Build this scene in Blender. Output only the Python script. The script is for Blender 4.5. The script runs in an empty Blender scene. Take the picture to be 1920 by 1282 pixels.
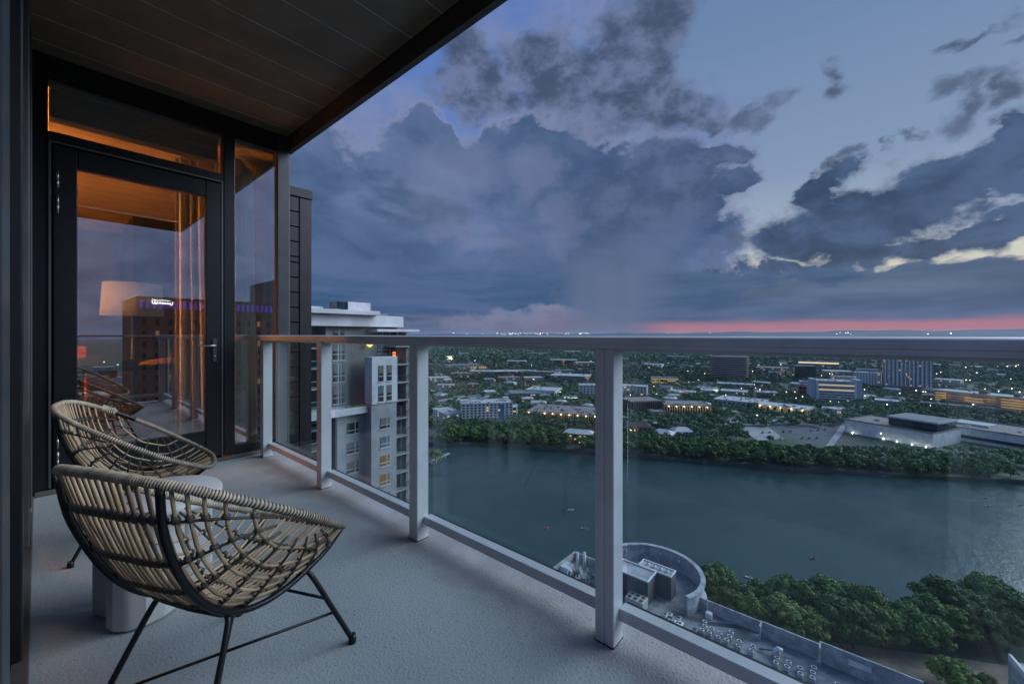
import bpy, math, random
import numpy as np
from mathutils import Vector, Matrix
PI = math.pi
rnd = random.Random(7)
nrs = np.random.RandomState(11)
S = bpy.context.scene
COL = S.collection
# ------------------------------------------------------------------ camera
FPX, CXP, HOR, EYE = 762.6, 960.0, 627.4, 1.077
FX, FY = 0.7587, 0.6514            # the camera's level forward direction
cam = bpy.data.cameras.new('camera'); camo = bpy.data.objects.new('camera', cam); COL.objects.link(camo)
camo.location = (0, 0, EYE); camo.rotation_euler = (PI / 2, 0, -math.atan2(FX, FY))
cam.sensor_width = 36; cam.lens = 14.3; cam.shift_y = -0.0071; cam.clip_start = 0.01; cam.clip_end = 60000
S.camera = camo

def place(px, py, z):
    """where the sight line through a point of the photograph meets the level z"""
    d = (EYE - z) * FPX / (py - HOR); r = (px - CXP) / FPX * d
    return (d * FX + r * FY, d * FY - r * FX)

def bearing(px, py):
    a = math.atan((px - CXP) / FPX); e = math.atan((HOR - py) / FPX * math.cos(a))
    return math.degrees(a), math.degrees(e)

# ------------------------------------------------------------------ world
W = bpy.data.worlds.new('World'); S.world = W; W.use_nodes = True
nt = W.node_tree; nt.nodes.clear()
class Tree:
    def __init__(s, t): s.t = t
    def put(s, sock, v):
        if isinstance(v, bpy.types.NodeSocket): s.t.links.new(v, sock)
        elif v is not None:
            if isinstance(v, (tuple, list)) and len(v) == 3 and sock.type == 'RGBA': v = (*v, 1)
            sock.default_value = v
    def m(s, op, *a):
        n = s.t.nodes.new('ShaderNodeMath'); n.operation = op
        for i, v in enumerate(a): s.put(n.inputs[i], v)
        return n.outputs[0]
    def ss(s, x, lo, hi, a=0.0, b=1.0, kind='SMOOTHSTEP'):
        n = s.t.nodes.new('ShaderNodeMapRange'); n.interpolation_type = kind
        for i, v in enumerate((x, lo, hi, a, b)): s.put(n.inputs[i], v)
        return n.outputs[0]
    def mix(s, f, a, b, bt='MIX'):
        n = s.t.nodes.new('ShaderNodeMix'); n.data_type = 'RGBA'; n.blend_type = bt
        s.put(n.inputs[0], f); s.put(n.inputs[6], a); s.put(n.inputs[7], b); return n.outputs[2]
    def xyz(s, x, y, z):
        n = s.t.nodes.new('ShaderNodeCombineXYZ')
        for i, v in enumerate((x, y, z)): s.put(n.inputs[i], v)
        return n.outputs[0]
    def noise(s, vec, scale, detail=6, rough=.55, dist=0.0, lac=2.0):
        n = s.t.nodes.new('ShaderNodeTexNoise')
        if vec is not None: s.put(n.inputs['Vector'], vec)
        n.inputs['Scale'].default_value = scale; n.inputs['Detail'].default_value = detail
        n.inputs['Roughness'].default_value = rough; n.inputs['Distortion'].default_value = dist
        n.inputs['Lacunarity'].default_value = lac
        return n.outputs['Fac']
    def ramp(s, f, stops):
        n = s.t.nodes.new('ShaderNodeValToRGB'); e = n.color_ramp.elements
        e[0].position, e[0].color = stops[0][0], (*stops[0][1], 1); e[1].position, e[1].color = stops[-1][0], (*stops[-1][1], 1)
        for p, c in stops[1:-1]:
            q = e.new(p); q.color = (*c, 1)
        s.put(n.inputs[0], f); return n.outputs[0]
def lin(r, g, b):
    return tuple(((v / 255) / 12.92 if v / 255 < .04045 else ((v / 255 + .055) / 1.055) ** 2.4) for v in (r, g, b))
T = Tree(nt)
SUN_AZ, SUN_EL = math.radians(128), math.radians(16)      # clockwise from +Y: the afterglow right of the picture
def build_sky():
    tc = nt.nodes.new('ShaderNodeTexCoord'); sp = nt.nodes.new('ShaderNodeSeparateXYZ')
    nt.links.new(tc.outputs['Generated'], sp.inputs[0]); x, y, z = sp.outputs
    fw = T.m('ADD', T.m('MULTIPLY', x, FX), T.m('MULTIPLY', y, FY))
    rt = T.m('SUBTRACT', T.m('MULTIPLY', x, FY), T.m('MULTIPLY', y, FX))
    A = T.m('MULTIPLY', T.m('ARCTAN2', rt, fw), 180 / PI)
    E = T.m('MULTIPLY', T.m('ARCSINE', z), 180 / PI)
    # noise space: directions, squeezed vertically near the horizon
    base = T.xyz(T.m('MULTIPLY', A, .05), T.m('MULTIPLY', E, .085), 0.0)
    dirv = T.xyz(x, y, T.m('MULTIPLY', z, 1.7))
    n_big = T.noise(dirv, 3.2, 9, .56, .25)
    n_mid = T.noise(T.xyz(T.m('ADD', x, 5.0), y, T.m('MULTIPLY', z, 1.9)), 7.5, 10, .6, .35)
    n_fine = T.noise(T.xyz(x, T.m('ADD', y, 9.0), T.m('MULTIPLY', z, 1.5)), 15, 10, .62, .2)
    n_str = T.noise(T.xyz(x, y, T.m('MULTIPLY', z, 7.0)), 3.0, 6, .55, .15)
    n_str2 = T.noise(T.xyz(x, T.m('ADD', y, 3.0), T.m('MULTIPLY', z, 9.0)), 7.0, 7, .55, .15)
    # ragged edges: push the lookup directions about with turbulent noise
    wv = T.xyz(x, y, T.m('MULTIPLY', z, 1.5))
    w1 = T.noise(wv, 8.0, 7, .52, .2); w2 = T.noise(T.xyz(T.m('ADD', y, 4.0), x, T.m('MULTIPLY', z, 1.5)), 8.0, 7, .52, .2)
    w3 = T.noise(wv, 30.0, 5, .6); w4 = T.noise(T.xyz(T.m('ADD', y, 7.0), x, z), 30.0, 5, .6)
    A0, E0 = A, E
    Aw = T.m('ADD', A, T.m('ADD', T.m('MULTIPLY', T.m('SUBTRACT', w1, .5), 13.0), T.m('MULTIPLY', T.m('SUBTRACT', w3, .5), 3.0)))
    Ew = T.m('ADD', E, T.m('ADD', T.m('MULTIPLY', T.m('SUBTRACT', w2, .5), 8.0), T.m('MULTIPLY', T.m('SUBTRACT', w4, .5), 2.0)))
    def warp(n, k): return T.m('MULTIPLY', T.m('SUBTRACT', n, .5), k)
    def blob(px, py, rx, ry, rot=0.0):
        a0, e0 = bearing(px, py); ca = math.cos(math.radians(a0))
        ra = rx * ca * ca / FPX * 180 / PI; re = ry * ca / FPX * 180 / PI
        c, s_ = math.cos(math.radians(rot)), math.sin(math.radians(rot))
        da = T.m('SUBTRACT', Aw, a0); de = T.m('SUBTRACT', Ew, e0)
        u = T.m('DIVIDE', T.m('ADD', T.m('MULTIPLY', da, c), T.m('MULTIPLY', de, s_)), ra)
        v = T.m('DIVIDE', T.m('SUBTRACT', T.m('MULTIPLY', de, c), T.m('MULTIPLY', da, s_)), re)
        return T.m('SUBTRACT', 1.0, T.m('SQRT', T.m('ADD', T.m('MULTIPLY', u, u), T.m('MULTIPLY', v, v))))
    def union(lst):
        o = blob(*lst[0])
        for q in lst[1:]: o = T.m('MAXIMUM', o, blob(*q))
        return T.m('MAXIMUM', o, -1.0)
    def cover(d, n, amp, lo, hi): return T.ss(T.m('ADD', d, warp(n, amp)), lo, hi)
    # clear sky: clear blue above, paling and warming toward the afterglow
    En = T.ss(E, 0.0, 60.0, kind='LINEAR')
    skyL = T.ramp(En, [(0, lin(104, 108, 134)), (.05, lin(98, 110, 142)), (.12, lin(118, 132, 168)), (.35, lin(100, 130, 190)), (.65, lin(88, 120, 186)), (1, lin(78, 106, 168))])
    skyR = T.ramp(En, [(0, lin(178, 116, 128)), (.022, lin(172, 118, 128)), (.045, lin(160, 128, 142)), (.085, lin(214, 206, 184)), (.135, lin(206, 206, 196)), (.175, lin(168, 180, 198)), (.3, lin(132, 153, 184)), (.55, lin(108, 134, 172)), (1, lin(84, 112, 160))])
    side = T.ss(A, -2.0, 24.0)
    side = T.m('MULTIPLY', side, T.ss(A, 112.0, 72.0))
    col = T.mix(side, skyL, skyR)
    # high pale lilac veil
    veil = union([(1080, 190, 300, 150, -20), (1250, 225, 160, 75, 0), (700, 330, 260, 170, 0), (1090, 70, 90, 80, 0), (940, 170, 120, 70)])
    al = T.m('MULTIPLY', cover(veil, n_mid, 1.3, -.12, .45), .8)
    col = T.mix(al, col, T.mix(T.ss(n_fine, .35, .65), lin(106, 130, 178), lin(126, 138, 176)))
    # ragged dark grey scud across the top
    scud = union([(1010, 130, 75, 60, -25), (1080, 175, 150, 45, -22), (1190, 120, 90, 95, 0), (1230, 190, 130, 50, -12), (1310, 222, 80, 20, -3),
                  (1245, 60, 60, 70, -20), (880, 140, 90, 55, -35), (930, 175, 60, 30, -20)])
    al = T.m('MULTIPLY', cover(scud, n_mid, 1.5, -.25, .42), .92)
    col = T.mix(al, col, T.mix(T.ss(n_fine, .36, .66), lin(64, 78, 104), lin(106, 120, 154)))
    # the big storm mass
    storm = union([(700, 480, 330, 190, 0), (560, 330, 150, 150, 0), (780, 350, 140, 110, 20), (980, 400, 260, 165, 0), (955, 285, 75, 60, 0), (800, 250, 50, 50, 0), (1010, 270, 80, 50, -20), (1130, 330, 150, 70, -18),
                   (1240, 330, 110, 60, 0), (1340, 293, 70, 22, 8), (1360, 345, 50, 26, 0), (1200, 450, 170, 150, 0), (1280, 545, 120, 55, 0), (1010, 520, 220, 85, 0), (1260, 420, 110, 100, 0)])
    al = cover(storm, n_mid, .7, -.16, .24)
    shade = T.ss(n_big, .34, .66)
    scol = T.mix(shade, lin(58, 82, 118), lin(104, 124, 164))
    scol = T.mix(T.m('MULTIPLY', T.ss(n_mid, .42, .66), .75), scol, lin(86, 106, 144))
    low = T.m('MULTIPLY', T.ss(E, 13.0, 5.0), T.ss(A, 18.0, -8.0))
    scol = T.mix(low, scol, T.mix(T.ss(n_str, .36, .64), lin(52, 84, 122), lin(84, 104, 142)))
    band = T.m('MULTIPLY', T.ss(union([(740, 375, 170, 40, -12)]), -.1, .5), T.ss(n_mid, .3, .55))
    scol = T.mix(T.m('MULTIPLY', band, .8), scol, lin(68, 90, 124))
    pale = T.ss(T.m('ADD', union([(840, 330, 110, 80, 30), (1000, 330, 60, 60), (1060, 420, 60, 60), (890, 440, 140, 30, -12)]), warp(n_mid, .8)), -.1, .7)
    scol = T.mix(T.m('MULTIPLY', pale, .5), scol, lin(116, 126, 162))
    rim = T.m('MULTIPLY', T.m('MULTIPLY', al, T.m('SUBTRACT', 1.0, al)), 2.2)
    scol = T.mix(rim, scol, lin(150, 156, 186))
    # the part of the storm mass that leans out to the right is a darker blue
    dk = T.ss(T.m('ADD', union([(1230, 350, 190, 95, 10), (1300, 560, 130, 50)]), warp(n_mid, .6)), -.1, .5)
    scol = T.mix(T.m('MULTIPLY', dk, .75), scol, T.mix(T.ss(n_fine, .35, .65), lin(62, 82, 116), lin(88, 106, 140)))
    col = T.mix(al, col, scol)
    # lit gap below the storm, left horizon
    gap = T.m('MULTIPLY', T.ss(E, 3.6, 2.6), T.ss(A, 9.0, 4.0))
    gap = T.m('MULTIPLY', gap, T.ss(T.m('ADD', T.m('MULTIPLY', E, .35), warp(n_str2, 2.2)), 1.3, .2))
    col = T.mix(T.m('MULTIPLY', gap, .55), col, T.mix(T.ss(E, .6, 2.6), lin(112, 114, 138), lin(142, 132, 148)))
    # dark blue clouds on the right
    dark = union([(1580, 415, 240, 74, 6), (1480, 440, 130, 60, 0), (1660, 470, 190, 40, 0), (1545, 350, 75, 26, 20), (1810, 312, 190, 52, 14), (1905, 250, 80, 36, 20), (1760, 365, 130, 30, 10),
                  (1850, 430, 190, 34, 14), (1500, 510, 150, 22, 0), (1330, 520, 90, 30, 0),
                  (1930, 330, 120, 60, 10), (2150, 330, 240, 60, 8), (2300, 200, 300, 60, 10)])
    al = cover(dark, n_fine, 1.2, -.12, .36)
    dcol = T.mix(T.ss(n_mid, .34, .66), lin(46, 66, 96), lin(74, 98, 134))
    dcol = T.mix(T.m('MULTIPLY', T.ss(E, 18.0, 26.0), .7), dcol, lin(84, 98, 122))
    rim = T.m('MULTIPLY', T.m('MULTIPLY', al, T.m('SUBTRACT', 1.0, al)), .8)
    dcol = T.mix(rim, dcol, lin(180, 190, 205))
    col = T.mix(T.m('MULTIPLY', al, .96), col, dcol)
    wisps = union([(1785, 200, 95, 42, 14), (1885, 170, 110, 36, 24), (1700, 256, 40, 24, 10), (1645, 288, 38, 20), (1567, 304, 38, 20), (1425, 208, 90, 30, 20), (1555, 168, 62, 26, 22), (1565, 132, 50, 36, 30), (1345, 458, 50, 30), (1360, 292, 60, 26, 10), (1795, 82, 70, 20, 20), (1905, 62, 60, 20, 25)])
    al = T.m('MULTIPLY', T.ss(T.m('ADD', wisps, warp(n_fine, 1.5)), .18, .95), .9)
    col = T.mix(al, col, T.mix(T.ss(n_mid, .34, .66), lin(66, 80, 104), lin(92, 108, 138)))
    # flat-based bank above the pink strip
    bank = T.m('MULTIPLY', T.ss(T.m('ADD', T.m('ADD', E, warp(n_mid, 4.5)), T.m('MULTIPLY', T.ss(A, 22.0, 46.0), 1.0)), 8.2, 7.7), T.ss(T.m('ADD', E, warp(n_str2, 1.1)), 1.15, 2.0))
    bank = T.m('MULTIPLY', bank, T.ss(A, 8.0, 16.0))
    bcol = T.mix(T.ss(n_str, .38, .62), lin(62, 88, 122), lin(84, 106, 140))
    col = T.mix(T.m('MULTIPLY', bank, .95), col, bcol)
    # the rain shaft
    sh = T.m('MULTIPLY', T.ss(T.m('ABSOLUTE', T.m('SUBTRACT', A, T.ss(E, 0.0, 14.0, 13.0, 15.0, 'LINEAR'))), 9.6, 2.6), T.ss(T.m('ADD', E, warp(n_big, 6.0)), 16.0, 6.0))
    streak = T.noise(T.xyz(T.m('MULTIPLY', A, .35), T.m('MULTIPLY', E, .02), 2.0), 1.0, 4, .5)
    col = T.mix(T.m('MULTIPLY', sh, .85), col, T.mix(streak, lin(86, 104, 134), lin(106, 118, 148)))
    # everything outside the picture: the same broken cloud going on round
    away = T.m('MAXIMUM', T.ss(T.m('ABSOLUTE', T.m('SUBTRACT', A, 4.0)), 56.0, 68.0), T.ss(E, 42.0, 52.0))
    ocl = T.m('MULTIPLY', T.ss(T.m('ADD', n_big, T.m('MULTIPLY', n_mid, .35)), .58, .74), away)
    col = T.mix(T.m('MULTIPLY', ocl, .9), col, T.mix(T.ss(n_fine, .35, .65), lin(92, 116, 162), lin(122, 144, 186)))
    # soften into the ground haze
    below = T.ss(E, 0.0, -3.0)
    col = T.mix(below, col, lin(60, 78, 100))
    # a physically based sky adds the faint general skylight
    sk = nt.nodes.new('ShaderNodeTexSky'); sk.sky_type = 'NISHITA'; sk.sun_disc = False
    sk.sun_elevation = math.radians(1.0); sk.sun_rotation = SUN_AZ; sk.altitude = 200; sk.air_density = 1.2; sk.dust_density = 1.5
    b1 = nt.nodes.new('ShaderNodeBackground'); b1.inputs[1].default_value = SKY_GAIN; T.put(b1.inputs[0], col)
    b2 = nt.nodes.new('ShaderNodeBackground'); b2.inputs[1].default_value = .002; nt.links.new(sk.outputs[0], b2.inputs[0])
    ad = nt.nodes.new('ShaderNodeAddShader'); nt.links.new(b1.outputs[0], ad.inputs[0]); nt.links.new(b2.outputs[0], ad.inputs[1])
    out = nt.nodes.new('ShaderNodeOutputWorld'); nt.links.new(ad.outputs[0], out.inputs[0])
SKY_GAIN = 1.0
build_sky()
W.cycles.sampling_method = 'MANUAL'; W.cycles.sample_map_resolution = 1024
sl = bpy.data.lights.new('afterglow', 'SUN'); sl.energy = 3.2; sl.angle = math.radians(50); sl.color = (.80, .92, 1.06)
slo = bpy.data.objects.new('afterglow', sl); COL.objects.link(slo)
slo.rotation_euler = Vector((-math.sin(SUN_AZ) * math.cos(SUN_EL + .25), -math.cos(SUN_AZ) * math.cos(SUN_EL + .25), -math.sin(SUN_EL + .25))).to_track_quat('-Z', 'Y').to_euler()
S.view_settings.view_transform = 'Standard'; S.view_settings.look = 'None'; S.view_settings.exposure = 0.0; S.view_settings.gamma = 1
S.view_settings.use_curve_mapping = False
S.cycles.use_denoising = True
S.cycles.max_bounces = 8; S.cycles.transparent_max_bounces = 16; S.cycles.volume_bounces = 0
S.cycles.sample_clamp_indirect = 4; S.cycles.caustics_reflective = False; S.cycles.caustics_refractive = False

# ------------------------------------------------------------------ materials
def mat(name, col, rough=.6, metal=0.0, var=.12, vscale=3.0, bump=0.0, bscale=40.0, spec=.5, emit=None, es=0.0, rand=0.0, col2=None, bdist=.01, grime=0.0):
    m = bpy.data.materials.new(name); m.use_nodes = True; t = Tree(m.node_tree); b = m.node_tree.nodes['Principled BSDF']
    tc = m.node_tree.nodes.new('ShaderNodeTexCoord').outputs['Object']
    c2 = col2 or tuple(min(1, v * (1 - var)) for v in col); c1 = col if col2 else tuple(min(1, v * (1 + var)) for v in col)
    n = t.noise(tc, vscale, 5, .6)
    c = t.mix(t.ss(n, .35, .65), c1, c2)
    if rand:
        oi = m.node_tree.nodes.new('ShaderNodeObjectInfo'); hs = m.node_tree.nodes.new('ShaderNodeHueSaturation')
        t.put(hs.inputs['Color'], c); t.put(hs.inputs['Value'], t.ss(oi.outputs['Random'], 0, 1, 1 - rand, 1 + rand, 'LINEAR'))
        t.put(hs.inputs['Hue'], t.ss(t.m('FRACT', t.m('MULTIPLY', oi.outputs['Random'], 7.3)), 0, 1, .494, .504, 'LINEAR')); c = hs.outputs[0]
    if grime:
        g = t.noise(tc, vscale * 4.3, 8, .65); c = t.mix(t.m('MULTIPLY', t.ss(g, .5, .75), grime), c, tuple(v * .45 for v in col))
    t.put(b.inputs['Base Color'], c); b.inputs['Roughness'].default_value = rough; b.inputs['Metallic'].default_value = metal
    b.inputs['Specular IOR Level'].default_value = spec
    if bump:
        bn = m.node_tree.nodes.new('ShaderNodeBump'); bn.inputs['Strength'].default_value = bump; bn.inputs['Distance'].default_value = bdist
        t.put(bn.inputs['Height'], t.noise(tc, bscale, 4, .6)); m.node_tree.links.new(bn.outputs[0], b.inputs['Normal'])
    if emit: b.inputs['Emission Color'].default_value = (*emit, 1); b.inputs['Emission Strength'].default_value = es
    return m
def emis(name, col, st):
    m = bpy.data.materials.new(name); m.use_nodes = True; n = m.node_tree; n.nodes.clear()
    e = n.nodes.new('ShaderNodeEmission'); e.inputs[0].default_value = (*col, 1); e.inputs[1].default_value = st
    o = n.nodes.new('ShaderNodeOutputMaterial'); n.links.new(e.outputs[0], o.inputs[0]); return m
def glassmat(name, tint, ior, add, rough=0.0, streak=0.0):
    m = bpy.data.materials.new(name); m.use_nodes = True; n = m.node_tree; n.nodes.clear(); t = Tree(n)
    tr = n.nodes.new('ShaderNodeBsdfTransparent'); tr.inputs[0].default_value = (*tint, 1)
    gl = n.nodes.new('ShaderNodeBsdfGlossy'); gl.inputs['Roughness'].default_value = rough; gl.inputs[0].default_value = (1, 1, 1, 1)
    fr = n.nodes.new('ShaderNodeFresnel'); ge = n.nodes.new('ShaderNodeNewGeometry')
    t.put(fr.inputs[0], t.ss(ge.outputs['Backfacing'], 0, 1, ior, 1 / ior, 'LINEAR'))
    mx = n.nodes.new('ShaderNodeMixShader'); t.put(mx.inputs[0], t.m('MINIMUM', t.m('ADD', fr.outputs[0], add), 1.0))
    n.links.new(tr.outputs[0], mx.inputs[1]); n.links.new(gl.outputs[0], mx.inputs[2]); res = mx.outputs[0]
    if streak:
        df = n.nodes.new('ShaderNodeBsdfDiffuse'); df.inputs[0].default_value = (.6, .62, .65, 1)
        m2 = n.nodes.new('ShaderNodeMixShader'); tc = n.nodes.new('ShaderNodeTexCoord').outputs['Object']
        t.put(m2.inputs[0], t.m('MULTIPLY', t.ss(t.noise(tc, 2.2, 6, .65), .4, .75), streak))
        n.links.new(res, m2.inputs[1]); n.links.new(df.outputs[0], m2.inputs[2]); res = m2.outputs[0]
    o = n.nodes.new('ShaderNodeOutputMaterial'); n.links.new(res, o.inputs[0]); return m
MT = {}
MT['rail'] = mat('painted_aluminium', (.64, .64, .66), .34, 0, .06, 3, .05, 300, bdist=.001, grime=.22)
MT['black'] = mat('black_gasket', (.01, .01, .011), .5)
MT['glass'] = glassmat('rail_glass', (.86, .92, .92), 1.38, .0, 0, .012)
MT['doorglass'] = glassmat('coated_glass', (.72, .70, .66), 1.55, .25)
MT['sideglass'] = glassmat('coated_side_glass', (.7, .7, .68), 1.55, .30)
MT['frame'] = mat('black_frame', (.013, .014, .016), .33, .2, .1, 8)
MT['frame2'] = mat('charcoal_frame', (.055, .055, .064), .4, .2, .1, 8)
MT['clad'] = mat('bronze_cladding', (.040, .034, .037), .34, .35, .12, 5, .05, 60)
MT['soffit'] = mat('soffit_metal', (.21, .165, .115), .42, .1, .12, 4, .04, 200, bdist=.001)
MT['seam_glint'] = mat('soffit_seam_highlight', (.62, .62, .60), .5, .1)  # pale grey stands for the highlight along the soffit seams
MT['skymull'] = mat('sky_tinted_mullion', (.042, .058, .07), .35, .2, .1, 8)  # reflected sky is put into this mullion's blue-grey colour
MT['steel'] = mat('brushed_steel', (.35, .35, .36), .3, .9)
MT['trim'] = mat('aluminium_trim', (.10, .10, .10), .45, .5)
MT['curbtrim'] = mat('curb_trim', (.12, .10, .085), .7)
MT['tablew'] = mat('white_plaster', (.56, .54, .52), .55, 0, .05, 4, .1, 60, bdist=.002)
MT['rod'] = mat('black_rod', (.008, .008, .01), .35, .3)
MT['cane'] = mat('rattan_cane', (.50, .355, .22), .5, 0, .35, 9, .25, 80, col2=(.31, .205, .12), rand=.22, bdist=.001)
MT['wrap'] = mat('rattan_wrap', (.46, .375, .27), .6, 0, .2, 30, .25, 150, bdist=.001)
MT['bind_groove'] = mat('binding_groove_shade', (.07, .058, .045), .6, 0, .3, 60)
# balcony floor: rough painted screed
def floor_mat():
    m = bpy.data.materials.new('textured_deck_coating'); m.use_nodes = True; t = Tree(m.node_tree); b = m.node_tree.nodes['Principled BSDF']
    tc = m.node_tree.nodes.new('ShaderNodeTexCoord').outputs['Object']
    big = t.noise(tc, 1.3, 5, .55); st = t.noise(tc, 4.5, 8, .7); gr = t.noise(tc, 260, 3, .6); md = t.noise(tc, 95, 4, .6)
    c = t.mix(t.ss(big, .35, .65), (.47, .485, .50), (.40, .415, .43))
    c = t.mix(t.m('MULTIPLY', t.ss(st, .56, .72), .22), c, (.22, .2, .18))
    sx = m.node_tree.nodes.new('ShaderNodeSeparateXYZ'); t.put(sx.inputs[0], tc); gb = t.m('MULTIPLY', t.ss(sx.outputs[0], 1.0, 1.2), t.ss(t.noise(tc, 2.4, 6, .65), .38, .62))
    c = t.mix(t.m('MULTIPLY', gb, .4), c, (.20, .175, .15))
    sc = t.noise(tc, 11, 7, .7); c = t.mix(t.m('MULTIPLY', t.ss(sc, .6, .72), .25), c, (.55, .55, .55))
    c = t.mix(t.m('MULTIPLY', t.ss(md, .58, .68), .6), c, (.14, .145, .155))
    t.put(b.inputs['Base Color'], c); t.put(b.inputs['Roughness'], t.ss(big, .3, .7, .5, .68))
    bn = m.node_tree.nodes.new('ShaderNodeBump'); bn.inputs['Strength'].default_value = .75; bn.inputs['Distance'].default_value = .005
    t.put(bn.inputs['Height'], t.m('ADD', t.m('MULTIPLY', gr, .5), md)); m.node_tree.links.new(bn.outputs[0], b.inputs['Normal'])
    return m
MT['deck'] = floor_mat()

# ------------------------------------------------------------------ mesh helpers
class MB:
    def __init__(s): s.v = []; s.f = []; s.sm = []
    def add(s, vs, fs, smooth=False):
        o = len(s.v); s.v += [tuple(q) for q in vs]; s.f += [tuple(i + o for i in q) for q in fs]; s.sm += [smooth] * len(fs); return s
    def box(s, x0, y0, z0, x1, y1, z1, bev=0.0):
        if bev <= 0:
            return s.add([(x0, y0, z0), (x1, y0, z0), (x1, y1, z0), (x0, y1, z0), (x0, y0, z1), (x1, y0, z1), (x1, y1, z1), (x0, y1, z1)],
                  [(0, 3, 2, 1), (4, 5, 6, 7), (0, 1, 5, 4), (1, 2, 6, 5), (2, 3, 7, 6), (3, 0, 4, 7)])
        b = bev; vs = []
        X, Y, Z = (x0, x1), (y0, y1), (z0, z1); idx = {}
        for i in (0, 1):
            for j in (0, 1):
                for k in (0, 1):
                    sx, sy, sz = (1 - 2 * i) * b, (1 - 2 * j) * b, (1 - 2 * k) * b
                    for ax, p in enumerate(((X[i], Y[j] + sy, Z[k] + sz), (X[i] + sx, Y[j], Z[k] + sz), (X[i] + sx, Y[j] + sy, Z[k]))):
                        idx[(i, j, k, ax)] = len(vs); vs.append(p)
        fs = []
        for ax in range(3):
            for sd in (0, 1):
                o = [a for a in range(3) if a != ax]; loop = []
                for p, q in ((0, 0), (1, 0), (1, 1), (0, 1)):
                    key = [0, 0, 0]; key[ax] = sd; key[o[0]] = p; key[o[1]] = q; loop.append(idx[(*key, ax)])
                fs.append(tuple(loop))
        for ax in range(3):
            o = [a for a in range(3) if a != ax]
            for p in (0, 1):
                for q in (0, 1):
                    k0 = [0, 0, 0]; k0[o[0]] = p; k0[o[1]] = q; k1 = list(k0); k1[ax] = 1
                    fs.append((idx[(*k0, o[0])], idx[(*k0, o[1])], idx[(*k1, o[1])], idx[(*k1, o[0])]))
        for i in (0, 1):
            for j in (0, 1):
                for k in (0, 1): fs.append((idx[(i, j, k, 0)], idx[(i, j, k, 1)], idx[(i, j, k, 2)]))
        return s.add(vs, fs)
    def tube(s, pts, r, n=8, closed=False, caps=True, smooth=True):
        pts = [Vector(p) for p in pts]; N = len(pts); rr = r if hasattr(r, '__len__') else [r] * N
        up = Vector((0, 0, 1)); vs = []; prev = None
        for i, p in enumerate(pts):
            a = pts[(i - 1) % N] if closed or i else p; b = pts[(i + 1) % N] if closed or i < N - 1 else p
            t = (b - a); t = t.normalized() if t.length > 1e-9 else Vector((0, 0, 1))
            if prev is None:
                u = t.cross(up if abs(t.z) < .95 else Vector((1, 0, 0))).normalized()
            else:
                u = (prev - t * prev.dot(t)); u = u.normalized() if u.length > 1e-6 else t.cross(up).normalized()
            w = t.cross(u); prev = u
            for k in range(n):
                an = 2 * PI * k / n; vs.append(p + (u * math.cos(an) + w * math.sin(an)) * rr[i])
        fs = []
        for i in range(N if closed else N - 1):
            j = (i + 1) % N
            for k in range(n): fs.append((i * n + k, i * n + (k + 1) % n, j * n + (k + 1) % n, j * n + k))
        if caps and not closed: fs += [tuple(range(n - 1, -1, -1)), tuple(range((N - 1) * n, N * n))]
        return s.add(vs, fs, smooth)
    def lathe(s, prof, n=24, c=(0, 0, 0), smooth=True, sx=1, sy=1):
        vs = []; fs = []
        for (r, z) in prof:
            for k in range(n): vs.append((c[0] + r * sx * math.cos(2 * PI * k / n), c[1] + r * sy * math.sin(2 * PI * k / n), c[2] + z))
        for i in range(len(prof) - 1):
            for k in range(n): fs.append((i * n + k, i * n + (k + 1) % n, (i + 1) * n + (k + 1) % n, (i + 1) * n + k))
        fs += [tuple(range(n - 1, -1, -1)), tuple(range((len(prof) - 1) * n, len(prof) * n))]
        return s.add(vs, fs, smooth)
    def prism(s, poly, z0, z1):
        n = len(poly); vs = [(x, y, z0) for x, y in poly] + [(x, y, z1) for x, y in poly]
        return s.add(vs, [tuple(range(n - 1, -1, -1)), tuple(range(n, 2 * n))] + [(i, (i + 1) % n, (i + 1) % n + n, i + n) for i in range(n)])
    def turn(s, c, a, start=0):
        ca, sa = math.cos(a), math.sin(a)
        for i in range(start, len(s.v)):
            x, y, z = s.v[i]; s.v[i] = (c[0] + x * ca - y * sa, c[1] + x * sa + y * ca, c[2] + z)
        return s
    def mesh(s, name):
        me = bpy.data.meshes.new(name); me.from_pydata(s.v, [], s.f); me.polygons.foreach_set('use_smooth', s.sm); me.update(); return me
    def obj(s, name, m, parent=None, **k):
        return link(name, s.mesh(name), m, parent, **k)
def link(name, me, m, parent=None, **k):
    o = bpy.data.objects.new(name, me); COL.objects.link(o)
    if m is not None and len(me.materials) == 0: me.materials.append(m)
    if parent is not None: o.parent = parent
    for a, b in k.items(): o[a] = b
    return o
def empty(name, loc=(0, 0, 0), rz=0, **k):
    o = bpy.data.objects.new(name, None); o.empty_display_size = .2; COL.objects.link(o); o.location = loc; o.rotation_euler = (0, 0, rz)
    for a, b in k.items(): o[a] = b
    return o
def dup(o, loc, rz, **k):
    def cp(q, par):
        c = q.copy(); COL.objects.link(c)
        if par is not None: c.parent = par
        for ch in q.children: cp(ch, c)
        return c
    kids = [c for c in o.children]
    r = o.copy(); COL.objects.link(r); r.location = loc; r.rotation_euler = (0, 0, rz)
    for ch in kids: cp(ch, r)
    for a, b in k.items(): r[a] = b
    return r
def bez(p0, p1, p2, p3, n):
    out = []
    for i in range(n + 1):
        t = i / n; out.append(Vector(p0) * (1 - t) ** 3 + Vector(p1) * 3 * t * (1 - t) ** 2 + Vector(p2) * 3 * t * t * (1 - t) + Vector(p3) * t ** 3)
    return out
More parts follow.
